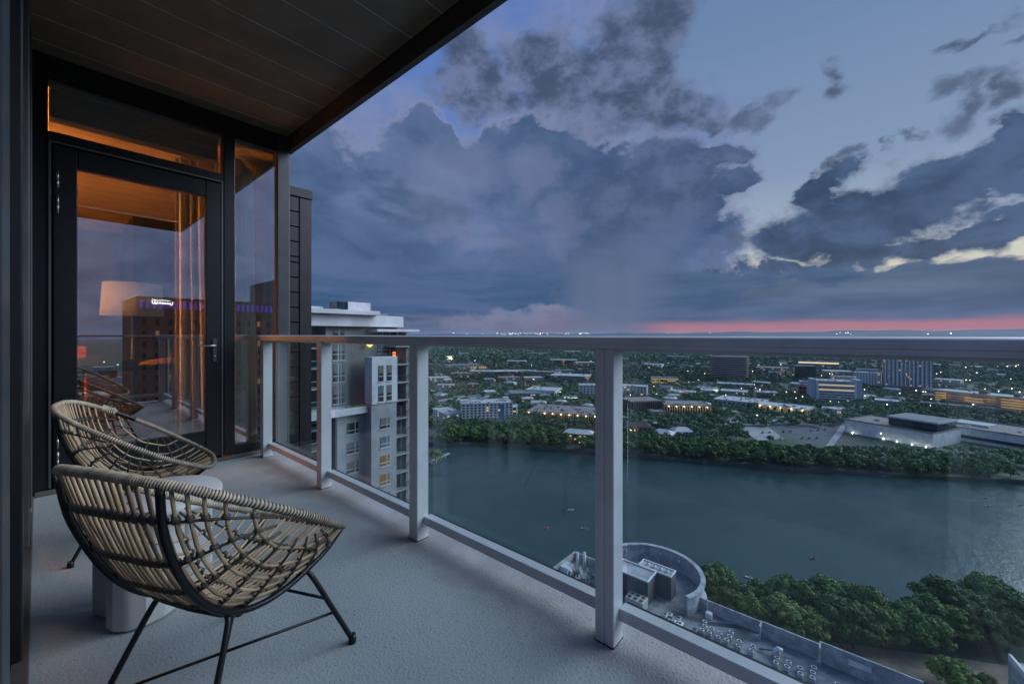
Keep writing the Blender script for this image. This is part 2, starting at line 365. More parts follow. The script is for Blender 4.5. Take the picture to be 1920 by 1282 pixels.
def catmull(P, per, closed=True):
    P = [Vector(p) for p in P]; n = len(P); out = []
    for i in range(n if closed else n - 1):
        g = (lambda k: P[k % n]) if closed else (lambda k: P[min(max(k, 0), n - 1)])
        a, b, c, d = g(i - 1), g(i), g(i + 1), g(i + 2)
        for k in range(per):
            t = k / per
            out.append(.5 * ((2 * b) + (c - a) * t + (2 * a - 5 * b + 4 * c - d) * t * t + (3 * b - a - 3 * c + d) * t ** 3))
    if not closed: out.append(P[-1])
    return out

# ================================================================== THE BALCONY (structure)
YB, XW, XE, YS = 4.165, -0.018, 1.46, -0.42     # back wall, glazed wall, slab edge, open end
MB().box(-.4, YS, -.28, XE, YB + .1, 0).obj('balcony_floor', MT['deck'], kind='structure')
soff = MB().box(-.4, YS, 2.985, 1.60, YB + .3, 3.3).obj('balcony_ceiling', MT['soffit'], kind='structure')
yy = YB - .165 + .0
edges = [YB, YB - .165]
while edges[-1] > YS + .3: edges.append(edges[-1] - .305)
for a, b in zip(edges[:-1], edges[1:]):
    MB().box(-.35, b + .003, 2.964, 1.552, a - .003, 2.984, .002).obj('soffit_panel', MT['soffit'], soff)
    MB().box(-.35, b - .0020, 2.9625, 1.552, b + .0036, 2.9638).obj('seam_highlight', MT['seam_glint'], soff)  # added pale strip: the seam's highlight is put into its colour
MB().box(1.556, YS - .02, 2.822, 1.60, YB + .3, 2.984, .002).obj('edge_fascia', MT['frame2'], soff)
MB().box(-.4, YS - .06, 2.822, 1.553, YS - .02, 2.984, .002).obj('edge_fascia', MT['soffit'], soff)
# wall with the door
wb = MB()
wb.box(-.4, YB, 0, .043, YB + .12, 2.984)                     # left of door
wb.box(.043, YB, 2.80, 1.464, YB + .12, 2.984)                # head
wb.box(-.4, YB, 2.985, 1.558, YB + .12, 3.3)
back = wb.obj('door_wall', MT['frame'], kind='structure')
MB().box(1.040, YB - .012, .04, 1.121, YB + .10, 2.80, .004).obj('mullion', MT['frame'], back)
MB().box(1.464, YB - .012, 0, 1.558, YB + .12, 2.984, .004).obj('corner_post', MT['frame2'], back)
MB().box(1.5585, YB - .004, 0, 1.575, YB + .02, 2.82, .002).obj('post_trim', MT['trim'], back)
MB().box(.043, YB - .008, 2.393, 1.04, YB + .10, 2.454, .003).obj('transom_bar', MT['frame'], back)
MB().box(1.121, YB - .006, .02, 1.464, YB + .10, .108, .003).obj('sill_rail', MT['frame'], back)
MB().box(XW, YB - .035, .0, 1.50, YB - .0005, .030, .003).obj('threshold', MT['curbtrim'], back)
MB().box(.046, YB + .03, 2.456, 1.038, YB + .038, 2.798).obj('transom_glass', MT['doorglass'], back)
MB().box(1.123, YB + .03, .11, 1.462, YB + .038, 2.798).obj('side_glass', MT['sideglass'], back)
MB().box(.043, YB - .014, .04, .056, YB + .02, 2.392, .002).obj('jamb_trim', MT['trim'], back)
MB().box(1.020, YB - .014, .04, 1.034, YB + .02, 2.38, .002).obj('jamb_trim', MT['trim'], back)
MB().box(.056, YB - .014, 2.378, 1.034, YB + .02, 2.392, .002).obj('jamb_trim', MT['trim'], back)
MB().box(.0435, YB + .052, .0, .10, YB + .10, 2.392).box(.98, YB + .052, 0, 1.0395, YB + .10, 2.392).box(.1005, YB + .052, 2.30, .9795, YB + .10, 2.392).box(.1005, YB + .052, 0, .9795, YB + .10, .06).obj('door_stop', MT['frame'], back)
door = empty('balcony_door', (.06, YB, 0), label='black framed glass balcony door with lever handle, reflecting the dusk sky', category='door')
def dbox(*a, name='stile', m='frame', b=.005):
    x0, y0, z0, x1, y1, z1 = a
    return MB().box(x0 - .06, y0, z0, x1 - .06, y1, z1, b).obj(name, MT[m], door)
dbox(.066, -.016, .045, .178, .05, 2.365); dbox(.911, -.016, .045, 1.016, .05, 2.365)
dbox(.1785, -.016, 2.232, .9105, .05, 2.365, name='top_rail'); dbox(.1785, -.016, .045, .9105, .05, .269, name='bottom_rail')
dbox(.179, .012, .27, .910, .022, 2.231, name='door_glass', m='doorglass', b=0)
hp = MB().box(.955, -.026, .85, .985, -.0165, 1.045, .003).turn((-.06, 0, 0), 0).obj('handle_plate', MT['frame2'], door)
MB().tube([(.910, -.026, .985), (.910, -.062, .985), (.895, -.068, .985), (.79, -.066, .985)], .0085, 10).obj('lever', MT['steel'], hp)
MB().lathe([(.006, 0), (.006, .005)], 12).turn((0, 0, 0), 0).obj('keyhole', MT['steel'], hp)
kk = [c for c in hp.children if c.name.startswith('keyhole')][0]; kk.rotation_euler = (PI / 2, 0, 0); kk.location = (.91, -.026, .895)
for z0, z1 in ((1.90, 2.03), (2.075, 2.19), (.30, .43), (.17, .28)):
    MB().lathe([(.007, z0), (.007, z0 + (z1 - z0) * .49), (.0055, z0 + (z1 - z0) * .5), (.007, z0 + (z1 - z0) * .51), (.007, z1)], 10, (.026, -.02, 0)).obj('hinge', MT['steel'], door)
# glazed wall on the left, seen almost edge on
gw = MB().box(-.4, YS, 2.80, -.03, YB - .001, 2.984).obj('glazed_wall', MT['frame'], kind='structure')
MB().box(-.06, .30, 0, XW - .001, YB - .036, .018, .003).obj('curb_trim', MT['curbtrim'], gw)
MB().box(-.20, YS, 0, -.062, YB - .001, .10, .003).obj('sill_rail', MT['frame'], gw)
MB().box(-.12, .2, .101, -.112, YB - .1, 2.80).obj('window_glass', MT['doorglass'], gw)
for y0, y1, x, m in ((.30, .80, -.0285, 'black'), (.82, 1.05, -.030, 'skymull'), (1.14, 1.2, -.05, 'frame'), (1.9, 2.0, -.030, 'frame'), (2.03, 2.1, -.045, 'frame2'), (2.9, 2.97, -.026, 'trim'), (3.55, 3.62, -.024, 'frame2'), (3.95, 4.12, -.026, 'frame'), (-.42, -.2, -.05, 'frame')):
    MB().box(-.20, y0, .102, x, y1, 2.799, .004).obj('mullion', MT[m], gw)
MB().box(-.045, 3.74, .019, -.024, 3.80, 2.799, .002).obj('trim_strip', mat('pale_trim', (.2, .19, .18), .5, .3), gw)

# ---------------- railing
RX0, RX1 = 1.282, 1.356
rail = empty('balcony_railing', (RX0, 1.8, 0), label='pale grey metal railing with glass panels along the balcony edge', category='railing')
def rbox(name, m, x0, y0, z0, x1, y1, z1, b=.003): return MB().box(x0 - RX0, y0 - 1.8, z0, x1 - RX0, y1 - 1.8, z1, b).obj(name, MT[m], rail)
posts = [3.9726, 2.852, 1.7508, .6436, -.37]
ztop = 1.030
for i, y in enumerate(posts):
    p = MB().box(0, y - 1.8, .0, .074, y + .0345 - 1.8, ztop, .003).box(.004, y + .0345 - 1.8, 0, .074, y + .0365 - 1.8, ztop).box(0, y + .0365 - 1.8, .0, .074, y + .071 - 1.8, ztop, .003)
    po = p.obj('post', MT['rail'], rail)
    MB().box(-.001, y - 1.8 - .001, 0, .075, y + .072 - 1.8, .004).obj('base_joint', MT['black'], po)
# cap rail: slightly crowned
prof = [(1.252, 1.0445), (1.252, 1.066), (1.256, 1.069), (1.30, 1.0722), (1.36, 1.0722), (1.404, 1.069), (1.408, 1.066), (1.408, 1.0445)]
def extr(prof, y0, y1, name, m, parent, ox, oy):
    n = len(prof); vs = [(x - ox, y0 - oy, z) for x, z in prof] + [(x - ox, y1 - oy, z) for x, z in prof]
    fs = [(i, (i + 1) % n, (i + 1) % n + n, i + n) for i in range(n)] + [tuple(range(n - 1, -1, -1)), tuple(range(n, 2 * n))]
    return MB().add(vs, fs).obj(name, m, parent)
extr(prof, -.43, 4.058, 'handrail', MT['rail'], rail, RX0, 1.8)
MB().box(1.2535 - RX0, -.3 - 1.8, 1.030, 1.4065 - RX0, 4.056 - 1.8, 1.0440).obj('rail_shadow_gap', MT['rail'], rail)
rbox('glass_channel', 'rail', 1.300, -.3, 1.018, 1.395, 3.97, 1.0295, .002)
for i in range(4):
    ya, yb = posts[i + 1] + .071, posts[i]
    yend = yb + .0
    rbox('bottom_rail', 'rail', 1.325, ya, .076, 1.372, yend, .119, .002)
    rbox('gasket', 'black', 1.3725, ya, .1, 1.379, yend, .1165, 0)
    rbox('glass_panel', 'glass', 1.380, ya + .004, .09, 1.390, yend - .004, 1.017, .001)
    rbox('outer_bead', 'frame2', 1.391, ya, .085, 1.397, yend, .108, 0)
# end railing across the open end of the balcony (seen in the door's reflection)
er = empty('end_railing', (.6, -.37, 0), label='pale metal railing across the open end of the balcony, reflected in the door', category='railing')
MB().box(-.62, -.05, 1.0445, .65, .10, 1.0722, .004).obj('handrail', MT['rail'], er)
MB().box(-.61, 0, 0, -.54, .07, 1.044, .003).obj('post', MT['rail'], er)
MB().box(-.539, .01, .076, .68, .055, .119, .002).obj('bottom_rail', MT['rail'], er)
MB().box(-.539, -.01, .09, .68, -.002, 1.04).obj('glass_panel', MT['glass'], er)

# ---------------- dark clad return wall beyond the railing
cw = MB().box(.9, 8.12, -107, 3.42, 9.2, 3.66).obj('clad_wall', MT['frame2'], label='tall dark bronze wall of stacked metal panels behind the railing end', category='wall')
MB().box(.88, 8.00, 3.661, 3.44, 9.22, 3.83, .01).obj('coping', MT['clad'], cw)
z = 3.655; k = 0
while z > -9:
    h_ = .10 if k == 4 else .275
    MB().box(.9, 8.035, z - h_ + .006, 3.20, 8.119, z, .008).obj('cladding_panel', MT['clad'], cw); z -= h_ + .006; k += 1
MB().box(3.206, 8.02, -107, 3.425, 8.119, 3.655, .008).obj('corner_trim', MT['clad'], cw)
MB().box(-14, -.2, -107, 1.38, 20, -.3).obj('tower_wall', MT['clad'], kind='structure')

# ---------------- the room behind the door
MT['wood'] = mat('warm_ceiling', (.55, .40, .24), .6, 0, .08, 3)
MT['wallp'] = mat('room_wall', (.09, .075, .06), .8)
MT['curtain'] = mat('sheer_curtain', (.7, .64, .55), .8, 0, .06, 10)
MT['cloth'] = mat('dark_cloth', (.02, .03, .06), .9, 0, .4, 9, .4, 30)
r_ = MB().box(-2.6, YB + .121, -.1, 1.56, 9.6, -.002).obj('room_floor', mat('dark_wood_floor', (.08, .05, .035), .35), kind='structure')
MB().box(-2.6, YB + .121, 2.80, 1.56, 9.6, 2.98).obj('room_ceiling', MT['wood'], kind='structure')
MB().box(-2.7, 9.6, 0, 1.56, 9.75, 2.8).obj('room_wall', MT['wallp'], kind='structure')
MB().box(-2.75, YB + .121, 0, -2.6, 9.6, 2.8).obj('room_wall', MT['wallp'], kind='structure')
MB().box(1.50, 5.6, 0, 1.56, 9.6, 2.8).obj('room_wall', MT['frame2'], kind='structure')
MB().box(1.525, YB + .121, .1, 1.533, 5.6, 2.8).obj('room_window', MT['sideglass'], kind='structure')
MB().box(.05, YB + .13, 2.60, 1.03, YB + .24, 2.80).obj('blind_box', MT['frame2'], label='dark roller blind box behind the glass above the door', category='blind')
def curtain(x0, y0, x1, y1, z0, z1, folds, amp, lab):
    n = folds * 10; vs = []; d = Vector((x1 - x0, y1 - y0, 0)); L = d.length; d.normalize(); nn = Vector((-d.y, d.x, 0))
    for zi in range(5):
        zt = zi / 4
        for i in range(n + 1):
            t = i / n; o = amp * math.sin(t * folds * 2 * PI + .6 * math.sin(t * 17)) * (1.15 - .3 * zt); sp = 1 - .18 * zt * (1 if folds > 3 else 0)
            p = Vector((x0, y0, 0)) + d * (L * (t * sp)) + nn * o; vs.append((p.x, p.y, z0 + (z1 - z0) * zt))
    fs = [(j * (n + 1) + i, j * (n + 1) + i + 1, (j + 1) * (n + 1) + i + 1, (j + 1) * (n + 1) + i) for j in range(4) for i in range(n)]
    c = MB().add(vs, fs, True).obj('curtain', MT['curtain'], label=lab, category='curtain')
    sm = c.modifiers.new('s', 'SOLIDIFY'); sm.thickness = .004
curtain(.86, 5.0, 1.24, 4.85, .03, 2.78, 5, .03, 'long pleated sheer curtain hanging behind the door glass, beside the lamp')
curtain(1.24, 4.55, 1.50, 4.9, .03, 2.78, 4, .028, 'narrow orange lit curtain gathered behind the tall side window')
lamp = empty('floor_lamp', (.66, 5.9, 0), label='floor lamp with white drum shade on a slim dark stem behind the door glass', category='lamp')
MB().lathe([(.14, 0), (.14, .02), (.02, .03)], 20).obj('base', MT['black'], lamp)
MB().lathe([(.018, .03), (.018, 1.45)], 10).obj('stem', mat('blue_stem', (.03, .06, .14), .3), lamp)
MB().lathe([(.255, 1.28), (.235, 1.62)], 28).obj('lamp_shade', mat('white_shade', (.34, .36, .36), .8, emit=(1, .85, .7), es=.05), lamp)
tb = empty('bench', (.72, 5.3, 0), label='low dark bench behind the door glass with folded cloths on it', category='bench')
MB().box(-.55, -.2, .74, .55, .2, .79, .008).obj('bench_top', MT['cloth'], tb)
for sx in (-.5, .45):
    for sy in (-.16, .12): MB().box(sx, sy, 0, sx + .04, sy + .04, .74).obj('leg', MT['wallp'], tb)
def lump(name, c, r, m, lab, cat, seed):
    rs = random.Random(seed); mb = MB(); prof = []
    for i in range(9):
        t = i / 8; prof.append((max(.001, math.sin(PI * (.5 + t * .5)) ) , t))
    mb.lathe([(p, q) for p, q in prof], 22, (0, 0, 0))
    mb.v = [(x * r[0] * (1 + .18 * math.sin(5 * math.atan2(y, x) + seed)), y * r[1] * (1 + .15 * math.sin(3 * x + seed)), z_ * r[2]) for x, y, z_ in mb.v]
    o = mb.obj(name, m, label=lab, category=cat); o.location = c; return o
lump('folded_cloth', (.36, 5.3, .79), (.28, .17, .10), MT['cloth'], 'dark crumpled cloth heaped on the bench behind the door glass', 'cloth', 1)
lump('folded_cloth', (.86, 5.32, .79), (.22, .15, .06), mat('tan_cloth', (.3, .16, .08), .9), 'small tan cloth on the bench beside the sheer curtain', 'cloth', 4)
pic = MB().box(-.02, 6.3, .25, .34, 6.34, .95, .004).obj('artwork', None, label='orange and red abstract canvas leaning low behind the door glass', category='artwork')
def artm():
    m = bpy.data.materials.new('abstract_canvas'); m.use_nodes = True; t = Tree(m.node_tree); b = m.node_tree.nodes['Principled BSDF']
    tc = m.node_tree.nodes.new('ShaderNodeTexCoord').outputs['Object']; n = t.noise(tc, 11, 4, .7, 1.2)
    c = t.ramp(n, [(.3, (.03, .02, .02)), (.42, (.7, .12, .02)), (.55, (.8, .3, .05)), (.62, (.6, .03, .02)), (.75, (.9, .6, .3))]); t.put(b.inputs['Base Color'], c); return m
pic.data.materials.append(artm())
def plight(name, loc, e, col, r=.1, parent=None):
    l = bpy.data.lights.new(name, 'POINT'); l.energy = e; l.color = col; l.shadow_soft_size = r
    o = bpy.data.objects.new(name, l); COL.objects.link(o); o.location = loc; o.parent = parent; return o
plight('room_lamp', (-.9, 5.2, 1.6), 320, (1, .37, .07), .3)
plight('room_lamp', (-1.5, 6.9, 1.4), 260, (1, .38, .08), .1)
plight('shade_lamp', (0, 0, 1.45), 8, (1, .6, .3), .05, lamp)

# ================================================================== CHAIRS
def build_chair():
    t = empty('rattan_chair', (0, 0, 0))
    half = [(-.335, 0, .76), (-.328, .11, .755), (-.285, .20, .73), (-.195, .262, .675), (-.03, .295, .575), (.13, .277, .475), (.24, .225, .412), (.312, .145, .37), (.332, 0, .355)]
    rimp = [(a, w, z) for a, w, z in half] + [(a, -w, z) for a, w, z in half[-2:0:-1]]
    rim = catmull(rimp, 26, True)
    # split the rim: for side parameter v give the back point and the front point
    H = catmull(half, 26, False)
    kmax = max(range(len(H)), key=lambda i: H[i].y); bk, frt = H[:kmax + 1], H[kmax:]
    def at(lst, w):
        for a, b in zip(lst[:-1], lst[1:]):
            lo, hi = min(a.y, b.y), max(a.y, b.y)
            if lo <= w <= hi and hi > lo: return a.lerp(b, (w - a.y) / (b.y - a.y))
        return lst[0] if abs(w - lst[0].y) < abs(w - lst[-1].y) else lst[-1]
    WM = H[kmax].y
    def surf(v, u):
        w = abs(v) * WM; B = at(bk, w).copy(); F = at(frt, w).copy(); sg = 1 if v >= 0 else -1
        q = max(0.0, 1 - v * v) ** .62
        zb = .215 - .3 * min(v * v, .35)
        mid = Vector((-.152, w * .60, zb)); Bq = B.lerp(mid, .82); Fq = F.lerp(mid, .62)
        M1 = B.lerp(Bq, q); M1 = B.lerp(mid + (mid - F) * .09 * q, q * .91); M2 = F.lerp(mid + (F - mid) * .10 + Vector((0, 0, .008)), q * .95)
        p = B * (1 - u) ** 3 + M1 * 3 * u * (1 - u) ** 2 + M2 * 3 * u * u * (1 - u) + F * u ** 3
        p.y *= sg; return p
    canes = 26
    for i in range(canes):
        v = -0.965 + 1.93 * (i + .5) / canes; v = v * (1.0 + .04 * (1 - abs(v)))
        for tw in (0.0,):
            vv = max(-.985, min(.985, v + tw * 2.2)); pts = []
            ph = rnd.random() * 6
            for k in range(21):
                p = surf(vv, k / 20); p.z += .0025 * math.sin(ph + k * 1.1); pts.append(p)
            mb = MB()
            mb.tube(pts, [.0048 * (1 + .14 * math.sin(ph + k * 2.3)) for k in range(21)], 7)
        mb.obj('cane', MT['cane'], t)
    for u in (.07, .18, .29, .41, .54, .67, .79, .89):
        mb = MB(); pts = []
        for k in range(41):
            p = surf(-.97 + 1.94 * k / 40, u); p.z -= .008; pts.append(p)
        mb.tube(pts, .0038, 6)
        for i in range(canes):
            v = -0.965 + 1.93 * (i + .5) / canes; v = v * (1.0 + .04 * (1 - abs(v)))
            a, b = surf(v, u - .012), surf(v, u + .012); c = (a + b) / 2
            mb.tube([a.lerp(b, .15) + Vector((0, 0, -.002)), c + Vector((0, 0, -.003)), a.lerp(b, .85) + Vector((0, 0, -.002))], [.0075, .0105, .0075], 7)
        mb.obj('binding', MT['bind_groove'], t)
    # wound rim: fine ribs along its length
    N = len(rim); dense = []
    for i in range(N):
        for k in range(2): dense.append(rim[i].lerp(rim[(i + 1) % N], k / 2))
    rr = [.0114 + (.0013 if j % 3 else -.0012) + .0008 * math.sin(j * .37) for j in range(len(dense))]
    gap0, gap1 = None, None
    idx = [j for j, p in enumerate(dense) if p.y > 0 and -.165 < p.x < -.085]
    seg = dense[max(idx) + 1:] + dense[:min(idx)]
    ro_ = MB().tube(seg, rr[:len(seg)], 10).obj('rim', MT['wrap'], t); ro_.data.materials.append(MT['bind_groove'])
    mi = np.array([1 if (k // 10) % 3 == 2 else 0 for k in range(len(ro_.data.polygons))], dtype=np.int32); ro_.data.polygons.foreach_set('material_index', mi)  # groove faces coloured dark: crease shade between the ribs is painted in
    MB().tube(dense[min(idx) - 2:max(idx) + 3], .0125, 10).obj('rim_rod', MT['rod'], t)
    kn = MB(); kp = dense[min(idx) - 5]
    for q in range(7):
        c = dense[min(idx) - 2 - 3 * q]; kn.tube([c + Vector((0, .0, .022)), c + Vector((.004, .021, 0)), c + Vector((0, 0, -.022)), c + Vector((-.004, -.021, 0)), c + Vector((0, 0, .022))], .0045, 6)
    kn.tube([kp + Vector((.0, .012, .02)), kp + Vector((.03, .02, -.02)), kp + Vector((.045, .005, -.075))], .006, 6)
    kn.obj('wrap_knot', MT['wrap'], t)
    # bent steel side rods, back rim to front rim
    for s_ in (1, -1):
        P = []
        for k in range(15):
            p = surf(.58, k / 14); e_ = .0175 if 0 < k < 14 else .004; P.append((p.x - e_ * .55 * (1 - k / 14), p.y + .004, p.z - e_))
        P = catmull([(p[0], p[1] * s_, p[2]) for p in P], 3, False)
        MB().tube(P, .0095, 8).obj('side_rod', MT['rod'], t)
    # arched legs, their tops welded under the rods
    RP = [p for p in P if p.z < .55]
    def rod_at(x): q = min(RP, key=lambda p: abs(p.x - x)); return abs(q.y), q.z - .017
    (tw1, z1_), (tw2, z2_) = rod_at(-.11), rod_at(.16)
    for nm, ax, zt, topw, fa, fw in (('back_leg', -.11, z1_, tw1, -.245, .205), ('front_leg', .16, z2_, tw2, .25, .255)):
        for s_ in (1, -1):
            foot = Vector((fa, fw * s_, .012)); top = Vector((ax, topw * s_, zt))
            P = [foot, foot.lerp(top, .5), foot.lerp(top, .86), top + Vector((0, -.008 * s_, .0)), Vector((ax, (topw - .04) * s_, zt)), Vector((ax, .0, zt - .004))]
            P = catmull(P, 7, False); lg = MB().tube(P, .0085, 8).obj('leg', MT['rod'], t)
            MB().lathe([(.0125, 0), (.0135, .012), (.011, .03)], 12, (fa, fw * s_, 0)).obj('foot_cap', MT['rod'], lg)
    def L(a, w, z0, z1, ax, tw, zt):  # point on a leg at height z
        return None
    def legp(fa, fw, ax, tw, zt, s_, k): return Vector((fa, fw * s_, .012)).lerp(Vector((ax, tw * s_, zt)), k)
    bl = lambda s_, k: legp(-.245, .205, -.11, tw1, z1_, s_, k)
    fl = lambda s_, k: legp(.25, .255, .16, tw2, z2_, s_, k)
    for a, b, r in ((bl(1, .35), bl(-1, .35), .006), (fl(1, .62), fl(-1, .62), .005), (bl(1, .28), fl(-1, .42), .0045), (bl(-1, .28), fl(1, .42), .0045)):
        MB().tube([a, b], r, 7).obj('brace', MT['rod'], t)
    return t
ch = build_chair()
ch.location = (.383, 1.48, 0); ch.rotation_euler = (0, 0, .43)
ch['label'] = 'rattan bowl chair seen from behind, nearest the camera beside the glazed wall'; ch['category'] = 'chair'; ch['group'] = 'rattan chairs on the balcony'
ch2 = dup(ch, (.365, 2.90, 0), -.27, label='rattan bowl chair beyond the white table, its open seat facing the railing'); ch2.scale = (.92, .92, .97)
# ---------------- table
tab = empty('side_table', (.293, 2.115, 0), label='white side table with round top on curved slab legs between the two chairs', category='table')
MB().lathe([(.205, .405), (.222, .412), (.225, .425), (.225, .44), (.218, .45)], 48).obj('tabletop', MT['tablew'], tab)
def slab(pts, th, name):
    mb = MB(); n = len(pts); L_, R_ = [], []
    for i, p in enumerate(pts):
        a = Vector(pts[max(i - 1, 0)]); b = Vector(pts[min(i + 1, n - 1)]); d = (b - a).normalized(); nn = Vector((-d.y, d.x)) * th / 2
        L_.append((p[0] + nn.x, p[1] + nn.y)); R_.append((p[0] - nn.x, p[1] - nn.y))
    mb.prism(L_ + R_[::-1], .004, .4045); o = mb.obj(name, MT['tablew'], tab); bv = o.modifiers.new('b', 'BEVEL'); bv.width = .012; bv.segments = 3; bv.limit_method = 'ANGLE'; return o
slab([(-.14, .135), (-.125, .105), (-.115, .075), (-.09, .035)], .05, 'slab_leg')
slab([(-.115, -.02), (-.10, -.065), (-.075, -.09), (-.035, -.10), (.01, -.09), (.05, -.06), (.08, -.02)], .045, 'slab_leg')
slab([(.0, .19), (.05, .10), (.12, .05), (.2, .05)], .07, 'slab_leg')
#CITY
HAZE = 4e-5
# ================================================================== WATER AND LAND
ZW, ZL = -110.0, -107.0
def water_mat():
    m = bpy.data.materials.new('lake_water'); m.use_nodes = True; t = Tree(m.node_tree); b = m.node_tree.nodes['Principled BSDF']
    tc = m.node_tree.nodes.new('ShaderNodeTexCoord').outputs['Object']
    big = t.noise(tc, .012, 5, .6, .6); mp = m.node_tree.nodes.new('ShaderNodeMapping'); mp.inputs['Scale'].default_value = (1, 2.2, 1); t.put(mp.inputs['Vector'], tc)
    t.put(b.inputs['Base Color'], t.mix(t.ss(big, .35, .65), (.034, .066, .066), (.050, .088, .086)))
    t.put(b.inputs['Roughness'], t.ss(big, .3, .7, .10, .24)); b.inputs['IOR'].default_value = 1.33
    h = t.m('ADD', t.noise(mp.outputs[0], .9, 4, .6), t.m('MULTIPLY', t.noise(mp.outputs[0], .12, 4, .6), 2.0))
    bn = m.node_tree.nodes.new('ShaderNodeBump'); bn.inputs['Strength'].default_value = .26; bn.inputs['Distance'].default_value = .3
    t.put(bn.inputs['Height'], h); m.node_tree.links.new(bn.outputs[0], b.inputs['Normal']); return m
def land_mat():
    m = bpy.data.materials.new('ground_cover'); m.use_nodes = True; t = Tree(m.node_tree); b = m.node_tree.nodes['Principled BSDF']
    tc = m.node_tree.nodes.new('ShaderNodeTexCoord').outputs['Object']
    a = t.noise(tc, .02, 7, .6, .4); g = t.noise(tc, .1, 5, .6)
    c = t.mix(t.ss(a, .38, .62), (.06, .085, .04), (.13, .13, .10)); c = t.mix(t.ss(g, .6, .68), c, (.30, .29, .28))
    t.put(b.inputs['Base Color'], c); b.inputs['Roughness'].default_value = .9; return m
MT['land'] = land_mat()
MB().add([(100, -9000, ZW), (9000, -9000, ZW), (9000, 12000, ZW), (-3000, 12000, ZW), (-3000, -9000, ZW)], [(0, 1, 2, 3, 4)]).obj('lake_water', water_mat(), kind='structure')
far_shore = [(-2500, 2600), (-600, 1500), (60, 820), (190, 520), (232, 395), place(820, 836, ZW), place(835, 838, ZW), place(900, 836, ZW), place(1000, 842, ZW), place(1115, 850, ZW), place(1200, 858, ZW), place(1350, 872, ZW), place(1500, 884, ZW), place(1700, 896, ZW), place(1919, 907, ZW), (640, -300), (820, -560), (1500, -1400), (9000, -7000)]
def shape_land(name, edge, corners):
    pts = list(edge) + list(corners); mb = MB(); n = len(pts)
    mb.add([(x, y, ZL) for x, y in pts], [tuple(range(n))])
    ne = len(edge); inn = [(x, y, ZL) for x, y in edge] + [(x, y, ZW - 1) for x, y in edge]
    mb.add(inn, [(i, i + 1, i + 1 + ne, i + ne) for i in range(ne - 1)])
    me = mb.mesh(name); return link(name, me, MT['land'], kind='structure')
shape_land('far_bank', far_shore, [(40000, -20000), (40000, 40000), (-20000, 40000)])
near_shore = [(-2600, 2500), (-700, 1400), (-40, 760), (20, 480), (60, 260), (112, 150), (138, 112), (160, 92), (172, 70), (186, 34), (196, 8), (212, -12), (236, -34), (262, -90), (360, -300), (560, -620), (1300, -1500), (3000, -3200)]
shape_land('near_bank', near_shore, [(3000, -12000), (-12000, -12000), (-12000, 2500)])
MT['hill'] = mat('distant_hills', (.030, .05, .035), .9, 0, .2, .001)
def ridge(dist, a0, a1, hfun, name, depth=2500):
    mb = MB(); n = 120; vs = []; fs = []
    for i in range(n + 1):
        a = math.radians(a0 + (a1 - a0) * i / n); dx, dy = FX * math.cos(a) + FY * math.sin(a), FY * math.cos(a) - FX * math.sin(a)
        h_ = hfun(math.degrees(a))
        for r, zz in ((dist - depth * .6, ZL - 1), (dist, ZL + h_), (dist + depth, ZL - 1)): vs.append((dx * r, dy * r, zz))
    for i in range(n):
        for j in range(2): fs.append((i * 3 + j, i * 3 + 3 + j, i * 3 + 4 + j, i * 3 + 1 + j))
    mb.add(vs, fs, True).obj(name, MT['hill'], kind='structure')
ridge(11500, -40, 62, lambda a: 118 + max(0, (a + 5)) * 1.55 + 12 * math.sin(a * .5) + 7 * math.sin(a * 1.3 + 1) + 4 * math.sin(a * 3.7), 'hills')
ridge(8200, -60, 75, lambda a: 96 + 8 * math.sin(a * .7 + 2) + 5 * math.sin(a * 2.1), 'hills')
# paths, roads and parking areas (thin sheets on the land)
MT['asphalt'] = mat('asphalt', (.14, .142, .15), .85, 0, .2, .1)
MT['concrete'] = mat('pale_concrete', (.40, .39, .385), .85, 0, .15, .08, grime=.2)
MT['soil'] = mat('bare_soil', (.32, .25, .18), .95, 0, .25, .12)
_lift = [0]
def patch(name, m, pts):
    _lift[0] += 1; z = ZL + .02 + .012 * _lift[0]
    P = [place(x, y, z) for x, y in pts]; MB().add([(x, y, z) for x, y in P], [tuple(range(len(P)))]).obj(name, MT[m], kind='structure')
patch('riverside_path', 'soil', [(1480, 1195), (1600, 1208), (1760, 1228), (1990, 1262), (2100, 1330), (1850, 1330), (1700, 1262), (1590, 1232), (1500, 1215)])
patch('parking_lot', 'asphalt', [(1400, 788), (1450, 776), (1540, 778), (1588, 776), (1590, 792), (1560, 812), (1548, 832), (1512, 829), (1488, 820), (1440, 812), (1425, 800)])
patch('road', 'concrete', [(1590, 776), (1600, 776), (1580, 812), (1560, 838), (1548, 836), (1570, 806)])
patch('parking_lot', 'concrete', [(1385, 800), (1440, 800), (1470, 822), (1420, 826)])
patch('road', 'concrete', [(1150, 768), (1230, 782), (1330, 790), (1370, 790), (1340, 752), (1332, 742), (1352, 742), (1385, 772), (1470, 776), (1640, 742), (1650, 752), (1560, 786), (1400, 800), (1230, 794), (1150, 778)])
patch('road', 'asphalt', [(1600, 738), (1760, 752), (1920, 790), (2050, 815), (2050, 800), (1920, 772), (1700, 742), (1640, 728), (1500, 722), (1400, 719), (1300, 716), (1300, 721), (1400, 725)])
patch('parking_lot', 'asphalt', [(985, 795), (960, 765), (972, 752), (985, 775), (1000, 800)])
patch('parking_lot', 'concrete', [(1090, 742), (1170, 752), (1190, 742), (1130, 730)])
patch('parking_lot', 'concrete', [(1370, 737), (1520, 742), (1530, 734), (1380, 730)])
patch('parking_lot', 'asphalt', [(1820, 800), (1925, 812), (1925, 790), (1840, 784)])
patch('road', 'concrete', [(800, 735), (840, 752), (1000, 738), (1005, 733), (850, 742), (800, 728)])

